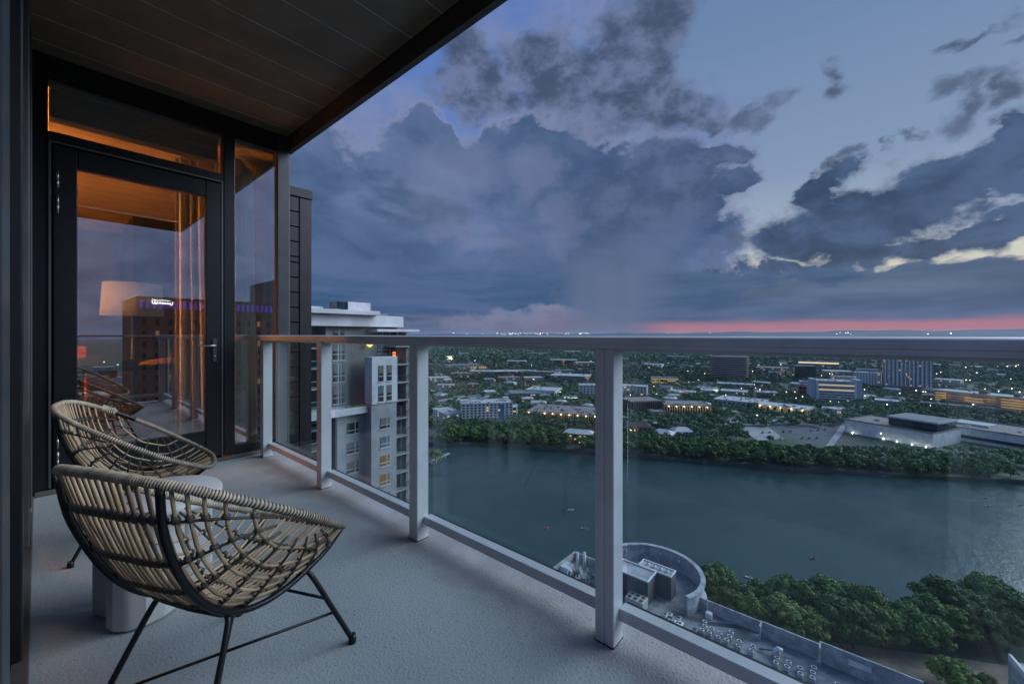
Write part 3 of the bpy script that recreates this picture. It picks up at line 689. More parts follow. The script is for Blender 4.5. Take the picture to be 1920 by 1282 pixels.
# ================================================================== TREES
def leaf_mat(name, c1, c2, rand=.3):
    m = bpy.data.materials.new(name); m.use_nodes = True; t = Tree(m.node_tree); b = m.node_tree.nodes['Principled BSDF']
    tc = m.node_tree.nodes.new('ShaderNodeTexCoord').outputs['Object']; n = t.noise(tc, .35, 3, .6); n2 = t.noise(tc, 2.2, 3, .6)
    c = t.mix(t.ss(n, .35, .65), c1, c2); c = t.mix(t.m('MULTIPLY', t.ss(n2, .45, .7), .4), c, tuple(v * 1.5 for v in c2))
    oi = m.node_tree.nodes.new('ShaderNodeObjectInfo'); hs = m.node_tree.nodes.new('ShaderNodeHueSaturation'); t.put(hs.inputs['Color'], c)
    t.put(hs.inputs['Value'], t.ss(oi.outputs['Random'], 0, 1, 1 - rand, 1 + rand, 'LINEAR'))
    t.put(hs.inputs['Hue'], t.ss(t.m('FRACT', t.m('MULTIPLY', oi.outputs['Random'], 9.1)), 0, 1, .475, .515, 'LINEAR'))
    t.put(b.inputs['Base Color'], hs.outputs[0]); b.inputs['Roughness'].default_value = .65; b.inputs['Specular IOR Level'].default_value = .25
    return m
MT['leafA'] = leaf_mat('dark_foliage', (.080, .145, .038), (.13, .20, .052))
MT['leafB'] = leaf_mat('light_foliage', (.13, .19, .045), (.17, .23, .06))
MT['leafF'] = leaf_mat('far_foliage', (.070, .13, .054), (.105, .165, .07), .35)
MT['bark'] = mat('bark', (.09, .07, .055), .9)
def quads_mesh(name, C, U, V, m):
    """C centres, U and V half axes (n x 3): a mesh of loose leaf sprays"""
    n = len(C); co = np.empty((n, 4, 3)); co[:, 0] = C - U - V * .6; co[:, 1] = C + U * .7 - V; co[:, 2] = C + U + V * .7; co[:, 3] = C - U * .6 + V
    me = bpy.data.meshes.new(name); me.vertices.add(n * 4); me.vertices.foreach_set('co', co.reshape(-1)); me.loops.add(n * 4); me.loops.foreach_set('vertex_index', np.arange(n * 4, dtype=np.int32))
    me.polygons.add(n); me.polygons.foreach_set('loop_start', np.arange(0, n * 4, 4, dtype=np.int32)); me.polygons.foreach_set('loop_total', np.full(n, 4, dtype=np.int32))
    me.update(calc_edges=True); me.materials.append(m); return me
def leaf_cloud(rs, lobes, per, size):
    """lobes: rows of x, y, z, radius"""
    L = np.repeat(lobes, per, 0); n = len(L); d = rs.normal(size=(n, 3)); d /= np.linalg.norm(d, axis=1)[:, None]; d[:, 2] = np.where(d[:, 2] < -.35, -d[:, 2], d[:, 2])
    r = L[:, 3] * (.72 + .36 * rs.rand(n)) ; C = L[:, :3] + d * r[:, None] * np.array([1, 1, .78])
    nrm = d + rs.normal(size=(n, 3)) * .45; nrm[:, 2] += .25; nrm /= np.linalg.norm(nrm, axis=1)[:, None]
    t = np.cross(nrm, rs.normal(size=(n, 3))); t /= np.linalg.norm(t, axis=1)[:, None]; b = np.cross(nrm, t); s = size * (.55 + .9 * rs.rand(n))
    return C, t * s[:, None], b * s[:, None] * .8
def tree_parts(h, r, nl, per, size, seed, m, flat=.6):
    rs = np.random.RandomState(seed); lobes = []
    for i in range(nl):
        a = rs.rand() * 2 * PI; q = rs.rand() ** .5; zz = rs.rand()
        rad = r * q * (.45 + .5 * math.sin(PI * min(1, .18 + zz * .8)))
        lobes.append((rad * math.cos(a), rad * math.sin(a), h * (.32 + .56 * zz * (1 - .35 * q * q)), r * (.17 + .2 * rs.rand())))
    crown = quads_mesh('tree_crown', *leaf_cloud(rs, np.array(lobes), per, size), m)
    mb = MB(); mb.tube([(0, 0, -.3), (.1, .05, h * .2), (.0, .1, h * .42), (0.1, 0, h * .62)], [h * .028, h * .022, h * .017, h * .006], 7)
    for i in range(6):
        x, y, z_, _ = lobes[i * 3 % nl]; b0 = Vector((.05, .05, h * (.24 + .04 * i))); mb.tube([b0, b0.lerp(Vector((x, y, z_)), .5) + Vector((0, 0, .4)), Vector((x, y, z_))], [h * .012, h * .008, h * .003], 5)
    tm = mb.mesh('tree_trunk'); tm.materials.append(MT['bark']); return crown, tm
big = [tree_parts(16, 7.2, 46, 150, .34, 20 + i, MT['leafA']) for i in range(4)]
light = [tree_parts(11, 6.2, 38, 150, .28, 40 + i, MT['leafB']) for i in range(1)]
mid = [tree_parts(12, 5.6, 26, 44, .62, 60 + i, MT['leafA']) for i in range(5)]
def put_tree(kit, x, y, sc, lab, grp, name='tree', z=ZL):
    t = empty(name, (x, y, z), rnd.random() * 2 * PI, label=lab, category='tree'); t.scale = (sc * rnd.uniform(.9, 1.1), sc * rnd.uniform(.9, 1.1), sc)
    if grp: t['group'] = grp
    link('crown', kit[0], None, t); link('trunk', kit[1], None, t); return t
nb = [(1350, 1050), (1322, 1062), (1395, 1085), (1432, 1082), (1478, 1080), (1512, 1092), (1548, 1086), (1595, 1086), (1632, 1100), (1560, 1118), (1600, 1130), (1515, 1128), (1462, 1118), (1410, 1110), (1372, 1092), (1655, 1128), (1700, 1126), (1742, 1112),
      (1765, 1086), (1795, 1092), (1830, 1098), (1850, 1082), (1884, 1096), (1915, 1118), (1890, 1135), (1840, 1130), (1790, 1126), (1745, 1138)]
for px, py in nb:
    x, y = place(px, py, -91.5); k = nb.index((px, py)) % 4
    put_tree(big[k], x, y, rnd.uniform(.9, 1.12), ('tall' if py < 1100 else 'broad') + ' dark green tree in the near bank grove, ' + ('right beside the curved wall' if px < 1420 else 'behind the first parapet step' if px < 1530 else 'behind the middle of the parapet' if px < 1650 else 'in the dip above the bare path' if px < 1760 else 'in the high clump at right'), 'trees of the near bank grove')
for px, py in ((1085, 1046), (1112, 1040), (1128, 1050)):
    x, y = place(px, py, -93); put_tree(big[px % 4], x, y, .85, 'dark green tree past the roof end with the two white flues', 'trees past the roof end')
x, y = place(1785, 1236, -97.5); put_tree(light[0], x, y, .95, 'light yellow-green tree beside the bare soil path', None)
x, y = place(1850, 1262, -99); put_tree(light[0], x, y, .75, 'smaller yellow-green tree at the bottom by the white rooftop corner', None)
x, y = place(817, 842, -97); put_tree(light[0], x, y, 1.0, 'pale green tree on the bank under the footbridge end', None)
# no-tree zones: building plots, lots and roads as discs (x, y, r)
plots = []
def free(x, y, m=0):
    return all((x - a) ** 2 + (y - b) ** 2 > (r + m) ** 2 for a, b, r in plots)
def beyond_shore(x, y):
    """signed distance past the far shore line"""
    best = 1e9; sg = 1
    for (x0, y0), (x1, y1) in zip(far_shore[:-1], far_shore[1:]):
        dx, dy = x1 - x0, y1 - y0; L2 = dx * dx + dy * dy; t = max(0, min(1, ((x - x0) * dx + (y - y0) * dy) / L2)); ex, ey = x - x0 - t * dx, y - y0 - t * dy; d = math.hypot(ex, ey)
        if d < best: best = d; sg = 1 if (dx * (y - y0) - dy * (x - x0)) > 0 else -1
    return best * sg

def column_of(x, y):
    return CXP + FPX * (x * FY - y * FX) / (x * FX + y * FY)
def zone(x, y):
    px = column_of(x, y)
    for lim, n in ((905, 'by the low white wing of apartments'), (965, 'below the seven storey white block'), (1050, 'below the lit brown colonnade office'), (1125, 'by the two storey shore house'), (1232, 'by the shingled house with orange porch'), (1330, 'below the yellow lit fin fronted office'),
                   (1420, 'below the long white roofed wing'), (1500, 'below the yellow lit end walls'), (1580, 'below the open car park'), (1660, 'before the left half of the big white hall'), (1742, 'before the right half of the big white hall')):
        if px < lim: return n
    return 'before the wide exhibition hall at far right'
# ================================================================== BUILDINGS
def M_(n, c, **k): MT[n] = mat(n, c, **k); return MT[n]
M_('white_wall', (.78, .77, .75), rough=.8, vscale=.2, grime=.1); M_('grey_wall', (.42, .42, .42), rough=.8, vscale=.2); M_('brown_wall', (.28, .185, .135), rough=.85, vscale=.3)
M_('tan_wall', (.50, .38, .26), rough=.85, vscale=.2); M_('pink_wall', (.38, .28, .25), rough=.8, vscale=.2); M_('roof_light', (.60, .59, .58), rough=.8, vscale=.15, grime=.3)
M_('roof_grey', (.28, .275, .28), rough=.85, vscale=.15, grime=.3); M_('roof_brown', (.33, .27, .25), rough=.85, vscale=.15, grime=.3); M_('red_wall', (.30, .08, .06), rough=.8); M_('shingle', (.09, .075, .07), rough=.9, vscale=.6)
MT['win'] = mat('dark_window', (.02, .03, .035), .12, 0, .3, .4); MT['winlit'] = emis('lit_window', (1, .62, .28), .9); MT['winlit2'] = emis('cool_lit_window', (.75, 1, .85), 1.3)
MT['warmstrip'] = emis('warm_lamp_strip', (1, .72, .38), 1.6); MT['bulb'] = emis('white_bulb', (1, .96, .86), 30); MT['warmbulb'] = emis('warm_bulb', (1, .72, .38), 22); MT['redbulb'] = emis('red_bulb', (1, .08, .1), 8)
MT['garage_glow'] = emis('garage_glow', (1, .58, .22), .62)
def scale_at(py): return (EYE - ZL) / (py - HOR)      # metres per picture pixel at the ground row
def building(name, px0, px1, pyb, h, depth, yaw, label, cat, wall, roof, bays=0, floors=0, ww=.55, wh=.5, side_bays=None, lit=0.0, style='windows', parapet=.8, clutter=6, plotr=None, group=None, columns_m=None):
    """front face spans picture columns px0..px1 on ground row pyb; yaw turns it from facing the camera squarely"""
    w0 = (px1 - px0) * scale_at(pyb); x, y = place((px0 + px1) / 2, pyb, ZL); az = math.atan2(x, y)
    w = w0 * math.cos(math.atan(((px0 + px1) / 2 - CXP) / FPX)) ; 
    fa = -az + yaw                                       # local +y points away from the camera
    t = empty(name, (x, y, ZL), fa, label=label, category=cat)
    if group: t['group'] = group
    w /= max(.5, math.cos(yaw)) ; hw = w / 2
    MB().box(-hw, 0, -.5, hw, depth, h).obj('wall', MT[wall], t)
    rb = MB().box(-hw - .25, -.25, h + .002, hw + .25, depth + .25, h + .25)
    if parapet:
        for a in ((-hw - .25, -.25, hw + .25, .15), (-hw - .25, depth - .15, hw + .25, depth + .25), (-hw - .25, .151, -hw + .15, depth - .151), (hw - .15, .151, hw + .25, depth - .151)): rb.box(a[0], a[1], h + .25, a[2], a[3], h + .25 + parapet)
    ro = rb.obj('roof', MT[roof], t)
    if clutter:
        cb = MB()
        for i in range(clutter):
            cx, cy, s_ = rnd.uniform(-hw * .85, hw * .85), rnd.uniform(depth * .1, depth * .85), rnd.uniform(.7, 2.2); cb.box(cx - s_, cy - s_ * .6, h + .255, cx + s_, cy + s_ * .6, h + .25 + rnd.uniform(.6, 1.8))
        cb.obj('roof_unit', MT[rnd.choice(['roof_light', 'roof_grey'])], ro, kind='stuff')
    nw, nl = MB(), MB(); fh = h / max(1, floors)
    def face(L, bays_, fx):
        for f_ in range(floors):
            for b in range(bays_):
                c = -L / 2 + (b + .5) * L / bays_; w_ = L / bays_ * ww / 2; z0 = f_ * fh + fh * (1 - wh) * .55; z1 = z0 + fh * wh
                fx(c - w_, c + w_, z0, z1, nl if rnd.random() < lit else nw)
    if style in ('windows', 'bands', 'columns'):
        sb = side_bays if side_bays is not None else max(1, int(bays * depth / w)) if bays else 0
        face(w, bays, lambda a, b, z0, z1, m: m.box(a, -.06, z0, b, .1, z1))
        face(depth, sb, lambda a, b, z0, z1, m: m.box(-hw - .06, a + depth / 2, z0, -hw + .1, b + depth / 2, z1))
        face(depth, sb, lambda a, b, z0, z1, m: m.box(hw - .1, a + depth / 2, z0, hw + .06, b + depth / 2, z1))
    if nw.v: nw.obj('window', MT['win'], t, kind='stuff')
    if nl.v: nl.obj('lit_window', MT['winlit'], t, kind='stuff')
    if style == 'columns':
        cb = MB(); n = max(4, int(w / 3.0))
        for i in range(n + 1): cx = -hw + i * w / n; cb.box(cx - .35, -.8, 0, cx + .35, -.07, h)
        n2 = max(3, int(depth / 3.0))
        for i in range(1, n2):
            cy = i * depth / n2; cb.box(-hw - .8, cy - .35, 0, -hw - .07, cy + .35, h); cb.box(hw + .07, cy - .35, 0, hw + .8, cy + .35, h)
        cb.box(-hw - 1.3, -1.3, h - .9, hw + 1.3, -.801, h - .01)
        cb.obj('column', MT[columns_m or wall], t, kind='stuff')
    cxw, cyw = x + math.sin(-fa) * depth / 2, y + math.cos(-fa) * depth / 2
    R = plotr if plotr else max(w, depth) / 2 * .95
    if w > depth * 1.7:
        k = int(w / depth) + 1
        for i in range(k):
            o = -hw + (i + .5) * w / k; plots.append((cxw + math.cos(fa) * o, cyw + math.sin(fa) * o, depth * .62))
        # keep the strip in front open so that it is seen
    else: plots.append((cxw, cyw, R))
    return t, w, hw
def flood(t, lx, ly, lz, e=260, col=(1, .74, .36), m='warmbulb'):
    MB().lathe([(.05, -.4), (.42, -.15), (.42, .15), (.05, .4)], 8, (lx, ly, lz)).obj('flood_lamp', MT[m], t)
    plight('flood_light', (lx, ly - .6, lz - .8), e, col, .5, t)

b, w, hw = building('apartment_building', 866, 962, 792, 23, 34, .10, 'white seven storey apartment block with rows of dark balcony openings on the far bank', 'building', 'white_wall', 'roof_light', 13, 7, .55, .55, 6, .04, clutter=26)
MB().box(-hw - 2, 8, 23.3, -hw + 7, 15, 27).obj('stair_tower', MT['white_wall'], b); MB().box(hw - 9, 20, 23.3, hw - 2, 27, 27.5).obj('stair_tower', MT['white_wall'], b)
MB().box(hw * .5, -.5, 2, hw * .5 + 5, -.08, 22).obj('blue_panel', mat('blue_panel', (.08, .2, .42), .5), b)
b, w, hw = building('apartment_building', 838, 872, 792, 10, 50, .42, 'low white wing of apartments at the left of the seven storey white block', 'building', 'white_wall', 'roof_light', 6, 3, .5, .45, 8, .15, clutter=6)
flood(b, -hw + 3, -1, 4, 120); flood(b, hw - 3, -1, 4, 120)
b, w, hw = building('glass_corner_building', 940, 968, 790, 17, 22, -.1, 'narrow glassy end block with stacked terraces right of the white apartment block', 'building', 'grey_wall', 'roof_light', 4, 6, .8, .55, 4, .05)
b, w, hw = building('office_building', 986, 1125, 789, 9, 60, -.22, 'wide low brown office with lit colonnade and cluttered flat roof, left of the railing post', 'building', 'brown_wall', 'roof_brown', 30, 1, .5, .8, 14, 0, 'columns', clutter=30, columns_m='tan_wall')
for k in range(9): flood(b, -hw + (k + .3) * w / 9, -2.6, 8.6, 300)
building('hall', 958, 1020, 748, 9, 45, .15, 'grey flat roofed hall behind the terraces of the white block', 'building', 'grey_wall', 'roof_grey', 12, 2, .6, .4, None, .05)
building('hall', 985, 1040, 744, 11, 50, -.3, 'white roofed hall with folded roof behind the lit brown office', 'building', 'white_wall', 'roof_light', 6, 1, .5, .4, None, .05)
b, w, hw = building('store', 1054, 1084, 750, 5, 15, 0, 'small store with a bright white sign strip beyond the brown office', 'store', 'pink_wall', 'roof_grey', 6, 1, .6, .5, None, .4)
MB().box(-hw * .8, -.4, 3.4, hw * .9, -.1, 4.8).obj('sign', MT['winlit2'], b)
building('apartment_building', 1086, 1146, 746, 21, 26, .1, 'white apartment building just left of the wide railing post', 'building', 'white_wall', 'roof_light', 9, 5, .45, .5, 4, .03)
building('apartment_building', 1150, 1212, 740, 15, 30, -.1, 'white arcaded apartment building just right of the wide railing post', 'building', 'white_wall', 'roof_light', 10, 4, .5, .55, 4, .06)
b, w, hw = building('office_building', 1184, 1246, 776, 17, 38, .5, 'brown cube office with vertical fins, unlit, left of the yellow lit one', 'building', 'brown_wall', 'roof_brown', 14, 1, .5, .8, 14, 0, 'columns', clutter=5)
b, w, hw = building('office_building', 1246, 1332, 782, 15, 42, .22, 'brown office with vertical fins lit yellow from its eaves', 'building', 'tan_wall', 'roof_brown', 18, 1, .5, .8, 12, 0, 'columns', clutter=9, columns_m='tan_wall')
for k in range(6): flood(b, -hw + (k + .5) * w / 6, -2.6, 14.2, 420)
building('annex', 1222, 1248, 786, 9, 16, .3, 'small pale annex between the two fin fronted brown offices', 'building', 'tan_wall', 'roof_grey', 0, 0)
b, w, hw = building('office_building', 1420, 1512, 779, 11, 36, -.25, 'long low building with white roof and yellow lit end walls', 'building', 'tan_wall', 'roof_light', 7, 1, .3, .8, 4, 0, clutter=12)
for k in range(5): flood(b, -hw + (k + .2) * w / 4.6, -1.8, 10.4, 380)
building('office_building', 1336, 1425, 764, 9, 50, -.25, 'long white roofed wing running left from the yellow lit end walls', 'building', 'grey_wall', 'roof_light', 10, 1, .5, .5, None, .05, clutter=16)
b, w, hw = building('office_building', 1222, 1272, 719, 12, 30, .1, 'small three storey office with rows of glowing windows in the trees', 'building', 'tan_wall', 'roof_grey', 12, 3, .7, .45, None, .85)
b, w, hw = building('store', 1308, 1348, 735, 7, 22, .1, 'brightly lit pale green and white store front across the car park', 'store', 'white_wall', 'roof_light', 8, 1, .85, .6, None, 0)
MB().box(-hw * .95, -.35, 1, hw * .95, -.1, 5.8).obj('lit_front', MT['winlit2'], b)
b, w, hw = building('store', 1258, 1302, 740, 5, 26, -.2, 'low store with red and orange lit front left of the pale green one', 'store', 'pink_wall', 'roof_light', 7, 1, .7, .5, None, .6)
MB().box(-hw * .3, -.4, 3.4, hw * .8, -.1, 4.6).obj('sign', emis('red_sign', (1, .25, .15), 2.0), b)
building('office_building', 1344, 1412, 728, 8, 30, 0, 'long low office with vertical window slots under the round cornered tower', 'building', 'grey_wall', 'roof_light', 24, 1, .5, .7, None, .05)
# round cornered banded tower
x, y = place(1368, 712, ZL); t = empty('office_tower', (x, y, ZL), -math.atan2(x, y), label='brown rounded office tower with thirteen striped window bands in the trees', category='building')
def rr(hx, hy, r, n=6):
    out = []
    for cx, cy, a0 in ((hx - r, hy - r, 0), (-hx + r, hy - r, PI / 2), (-hx + r, -hy + r, PI), (hx - r, -hy + r, 1.5 * PI)):
        for i in range(n + 1): a = a0 + PI / 2 * i / n; out.append((cx + r * math.cos(a), cy + r * math.sin(a)))
    return out
MB().prism(rr(38, 18, 12), 0, 55).obj('wall', MT['win'], t)
bb = MB()
for f_ in range(13): bb.prism(rr(38.4, 18.4, 12.3), f_ * 4.25, f_ * 4.25 + 2.3)
bb.prism(rr(38.5, 18.5, 12.3), 54.5, 56.5); bb.obj('band', MT['pink_wall'], t); plots.append((x, y, 34))
b, w, hw = building('office_building', 1530, 1606, 756, 34, 36, .25, 'white boxy office with long window bands, left of the tall apartment tower', 'building', 'white_wall', 'roof_light', 1, 9, .88, .42, 0, .15, clutter=8)
MT['bww'] = mat('blue_white_wall', (.45, .49, .56), .8); MB().box(-hw - 7, 2, 0, -hw - .3, 22, 37).obj('stair_tower', MT['bww'], b); MB().box(hw + .3, 2, 0, hw + 7, 26, 37.5).obj('stair_tower', MT['bww'], b)
building('office_building', 1500, 1528, 744, 26, 22, .1, 'grey white striped office wing partly behind the white boxy office', 'building', 'white_wall', 'roof_light', 1, 7, .9, .45, 0, .05)
building('office_building', 1498, 1512, 746, 20, 12, .1, 'small red brick block left of the striped office wing', 'building', 'red_wall', 'roof_grey', 2, 3)
building('apartment_building', 1600, 1650, 727, 30, 30, -.1, 'white stepped apartment building left of the tall tower', 'building', 'white_wall', 'roof_light', 9, 8, .5, .5, None, .05)
b, w, hw = building('glass_building', 1490, 1530, 714, 34, 40, .1, 'dark glass office block beyond the red brick block', 'building', 'win', 'roof_grey', 0, 0)
b, w, hw = building('office_building', 1496, 1572, 690, 21, 40, 0, 'distant dark office with one glowing yellow floor just under the handrail', 'building', 'grey_wall', 'roof_grey', 20, 4, .7, .5, None, .1)
MB().box(-hw, -.5, 15, hw, -.1, 18.5).obj('lit_floor', MT['warmstrip'], b)
building('office_building', 1605, 1648, 708, 20, 40, 0, 'green grey flat block with a red beacon beyond the stepped apartments', 'building', 'grey_wall', 'roof_grey', 0, 0)
# tall apartment tower
b, w, hw = building('apartment_tower', 1655, 1748, 733, 82, 30, .12, 'tall slender pale apartment tower rising to the handrail at the right', 'building', 'grey_wall', 'roof_grey', 22, 26, .6, .6, 6, .05, clutter=4)
cb = MB()
for i in range(12): c = -hw + (i + .5) * w / 12; cb.box(c - 1.1, -1.1, 6, c + 1.1, -.07, 82 - (i % 3) * 2)
cb.obj('pilaster', MT['white_wall'], b); MB().box(-hw - 4, -4, 0, hw + 4, -1.2, 9).obj('podium', MT['brown_wall'], b)
# parking garage
b, w, hw = building('parking_garage', 1745, 1925, 768, 22, 36, -.38, 'long tan multi storey parking garage glowing orange between its floors', 'garage', 'brown_wall', 'roof_light', 0, 0, clutter=3)
fl, gl = MB(), MB()
for f_ in range(6):
    fl.box(-hw, -1.0, f_ * 3.6 + 1.3, hw, -.07, f_ * 3.6 + 3.2)
fl.obj('deck_edge', MT['tan_wall'], b)
for f_ in range(6):
    for a, c in ((-.97, -.72), (.45, .9), (-.3, .1)):
        if rnd.random() < (.95 if a != -.3 else .3): gl.box(hw * a, -.5, f_ * 3.6 + .25, hw * c, -.1, f_ * 3.6 + 1.25)
gl.obj('lit_opening', MT['garage_glow'], b, kind='stuff'); MB().box(-hw * .1, 12, 22.3, hw * .08, 20, 27).obj('stair_tower', MT['brown_wall'], b); MB().box(hw * .6, 12, 22.3, hw * .72, 20, 27).obj('stair_tower', MT['brown_wall'], b)
for k in range(4): plight('deck_light', (-hw + (k + .5) * w / 4, -7, 16), 900, (1, .6, .28), 1, b)
b, w, hw = building('shop_row', 1722, 1818, 771, 9, 18, -.12, 'two storey brick shop row with small coloured lit signs in front of the garage', 'shop', 'brown_wall', 'roof_grey', 11, 2, .5, .4, None, .1)
for k, (c, m) in enumerate(((-.45, emis('orange_sign', (1, .45, .2), 2)), (-.12, MT['winlit2']), (.12, MT['winlit2']), (.38, MT['warmstrip']))): MB().box(hw * c - 3, -.6, 1.4, hw * c + 3, -.15, 4.2).obj('sign', m, b)
building('shed', 1820, 1900, 775, 6, 16, -.3, 'low purple grey shed beside the brick shop row', 'building', 'pink_wall', 'roof_grey', 0, 0)
# the big white hall with the dark glazed box
b, w, hw = building('events_hall', 1578, 1742, 824, 13.5, 55, -.42, 'big blank white hall with floodlights along its foot, near the far bank at right', 'building', 'white_wall', 'roof_brown', 0, 0, clutter=3, parapet=1.2)
MB().box(-hw * .05, 10, 14.8, hw * .98, 48, 22).obj('upper_box', MT['win'], b); MB().box(-hw * .05 - 1, 9, 22.002, hw * .98 + 1, 49, 23.6).obj('upper_roof', MT['roof_light'], b); MB().box(-hw * .05, 10, 23.603, hw * .98, 48, 23.7).obj('upper_roof_deck', MT['roof_grey'], b)
for c in (-.75, .0, .3, .62, .9): flood(b, hw * c, -3.5, 1.2, 160, (.9, 1, .95), 'bulb')
b, w, hw = building('exhibition_hall', 1740, 2010, 838, 13, 60, -.30, 'very wide low pale hall with brown flat roofs running off at right', 'building', 'white_wall', 'roof_brown', 0, 0, clutter=8, parapet=1.0)
MB().box(-hw * .98, -.4, 3, hw * .98, -.08, 6.2).obj('window_band', MT['win'], b); MB().box(-hw * .9, 20, 13.3, -hw * .3, 40, 15.5).obj('roof_monitor', MT['roof_light'], b)
# houses near the far bank
def house(px0, px1, pyb, h, d, yaw, label, wall='brown_wall', grp=None, roofm='shingle', lit=.15):
    x, y = place((px0 + px1) / 2, pyb, ZL); w = (px1 - px0) * scale_at(pyb) * .8; fa = -math.atan2(x, y) + yaw; t = empty('house', (x, y, ZL), fa, label=label, category='house')
    if grp: t['group'] = grp
    MB().box(-w / 2, 0, -.5, w / 2, d, h).obj('wall', MT[wall], t)
    e = .8; rh = d * .22; MB().add([(-w / 2 - e, -e, h), (w / 2 + e, -e, h), (w / 2 + e, d + e, h), (-w / 2 - e, d + e, h), (-w / 2 + d * .3, d / 2, h + rh), (w / 2 - d * .3, d / 2, h + rh)], [(0, 1, 5, 4), (2, 3, 4, 5), (1, 2, 5), (3, 0, 4), (3, 2, 1, 0)]).obj('roof', MT[roofm], t)
    nw, nl = MB(), MB(); nb_ = max(2, int(w / 4.5)); fl_ = max(1, int(h / 3))
    for f_ in range(fl_):
        for k in range(nb_):
            c = -w / 2 + (k + .5) * w / nb_; (nl if rnd.random() < lit else nw).box(c - 1, -.05, f_ * 3 + .9, c + 1, .1, f_ * 3 + 2.3)
    if nw.v: nw.obj('window', MT['win'], t, kind='stuff')
    if nl.v: nl.obj('lit_window', MT['winlit'], t, kind='stuff')
    plots.append((x + math.sin(-fa) * d / 2, y + math.cos(-fa) * d / 2, max(w, d) * .5)); return t
t = house(1168, 1226, 812, 7, 18, .1, 'brown shingled house with a glowing orange porch right of the railing post', lit=0)
plight('porch_light', (-4, -3, 3), 300, (1, .6, .25), .4, t); MB().lathe([(.05, -.4), (.45, 0), (.05, .4)], 8, (-4, -1.5, 3)).obj('porch_lamp', MT['warmbulb'], t)
house(1218, 1262, 824, 6, 16, -.3, 'white roofed house among trees near the shore, right of the brown shingled one', 'grey_wall', None, 'roof_light')
house(1262, 1304, 820, 6, 16, .3, 'second white roofed house near the shore, half in the trees', 'grey_wall', None, 'roof_light')
house(1050, 1116, 832, 10, 14, -.15, 'brown two storey house with pale roof at the shore, left of the railing post', 'brown_wall', None, 'roof_light', .3)
house(1700, 1708, 800, 3, 4, 0, 'tiny kiosk between the halls', 'grey_wall')
# mid-distance town: many separate blocks
town = [(806, 846, 716, 'grey_wall'), (838, 905, 694, 'grey_wall'), (880, 926, 706, 'tan_wall'), (918, 975, 706, 'red_wall'), (846, 888, 708, 'roof_light'), (908, 930, 716, 'roof_light'), (936, 978, 716, 'grey_wall'), (1000, 1046, 708, 'grey_wall'),
        (1040, 1075, 703, 'grey_wall'), (968, 1000, 702, 'white_wall'), (985, 1020, 716, 'tan_wall'), (1030, 1100, 716, 'pink_wall'), (950, 986, 684, 'pink_wall'), (1030, 1080, 683, 'red_wall'), (1080, 1118, 688, 'pink_wall'), (905, 925, 665, 'pink_wall'), (990, 1030, 668, 'pink_wall'),
        (1184, 1200, 690, 'tan_wall'), (1206, 1240, 690, 'white_wall'), (1254, 1264, 688, 'white_wall'), (1275, 1296, 692, 'roof_light'), (1312, 1326, 692, 'white_wall'), (1418, 1480, 700, 'grey_wall'), (1440, 1470, 706, 'white_wall'), (1410, 1440, 724, 'pink_wall'),
        (1476, 1500, 738, 'tan_wall'), (1420, 1462, 746, 'pink_wall'), (1350, 1400, 744, 'grey_wall'), (1545, 1600, 706, 'grey_wall'), (1560, 1610, 716, 'white_wall'), (1750, 1800, 724, 'roof_light'), (1540, 1590, 776, 'white_wall'), (1640, 1690, 764, 'grey_wall'),
        (1850, 1870, 700, 'white_wall'), (1780, 1800, 690, 'white_wall'), (1100, 1118, 668, 'grey_wall'), (860, 880, 668, 'white_wall'), (1060, 1090, 664, 'tan_wall'), (940, 960, 668, 'grey_wall'), (1250, 1290, 675, 'roof_light'), (1330, 1345, 682, 'tan_wall'), (820, 850, 730, 'roof_light')]
wl = {'grey_wall': 'grey', 'tan_wall': 'tan', 'red_wall': 'reddish', 'roof_light': 'pale', 'white_wall': 'white', 'pink_wall': 'pinkish brown'}
for k, (a, b_, yb, wm) in enumerate(town):
    hpx = rnd.uniform(.10, .18) * (b_ - a) + 3; hh = min(15, max(5, hpx * scale_at(yb)))
    building('town_building', a, b_, yb, hh, min(60, (b_ - a) * scale_at(yb) * .7), rnd.uniform(-.3, .3), f'{wl[wm]} low flat roofed building in the tree covered town across the water', 'building', wm, rnd.choice(['roof_grey', 'roof_light', 'roof_light', 'roof_brown']), max(3, int((b_ - a) / 4)), max(1, int(hh / 3.6)), .55, .45, None, .12, clutter=3, group=f'{wl[wm]} town buildings across the water')
# construction frame, lit
b, w, hw = building('construction_frame', 884, 912, 696, 14, 20, .2, 'unfinished building frame glowing with work lights on the left of the town', 'building', 'tan_wall', 'roof_grey', 8, 4, .7, .6, None, .8)
b, w, hw = building('billboard', 836, 850, 674, 5, 2, 0, 'glowing white billboard on the far left of the town', 'billboard', 'grey_wall', 'roof_grey', 0, 0, clutter=0)
MB().box(-hw, -.5, 1, hw, -.1, 14).obj('lit_face', emis('billboard_face', (1, .85, .7), 3), b)

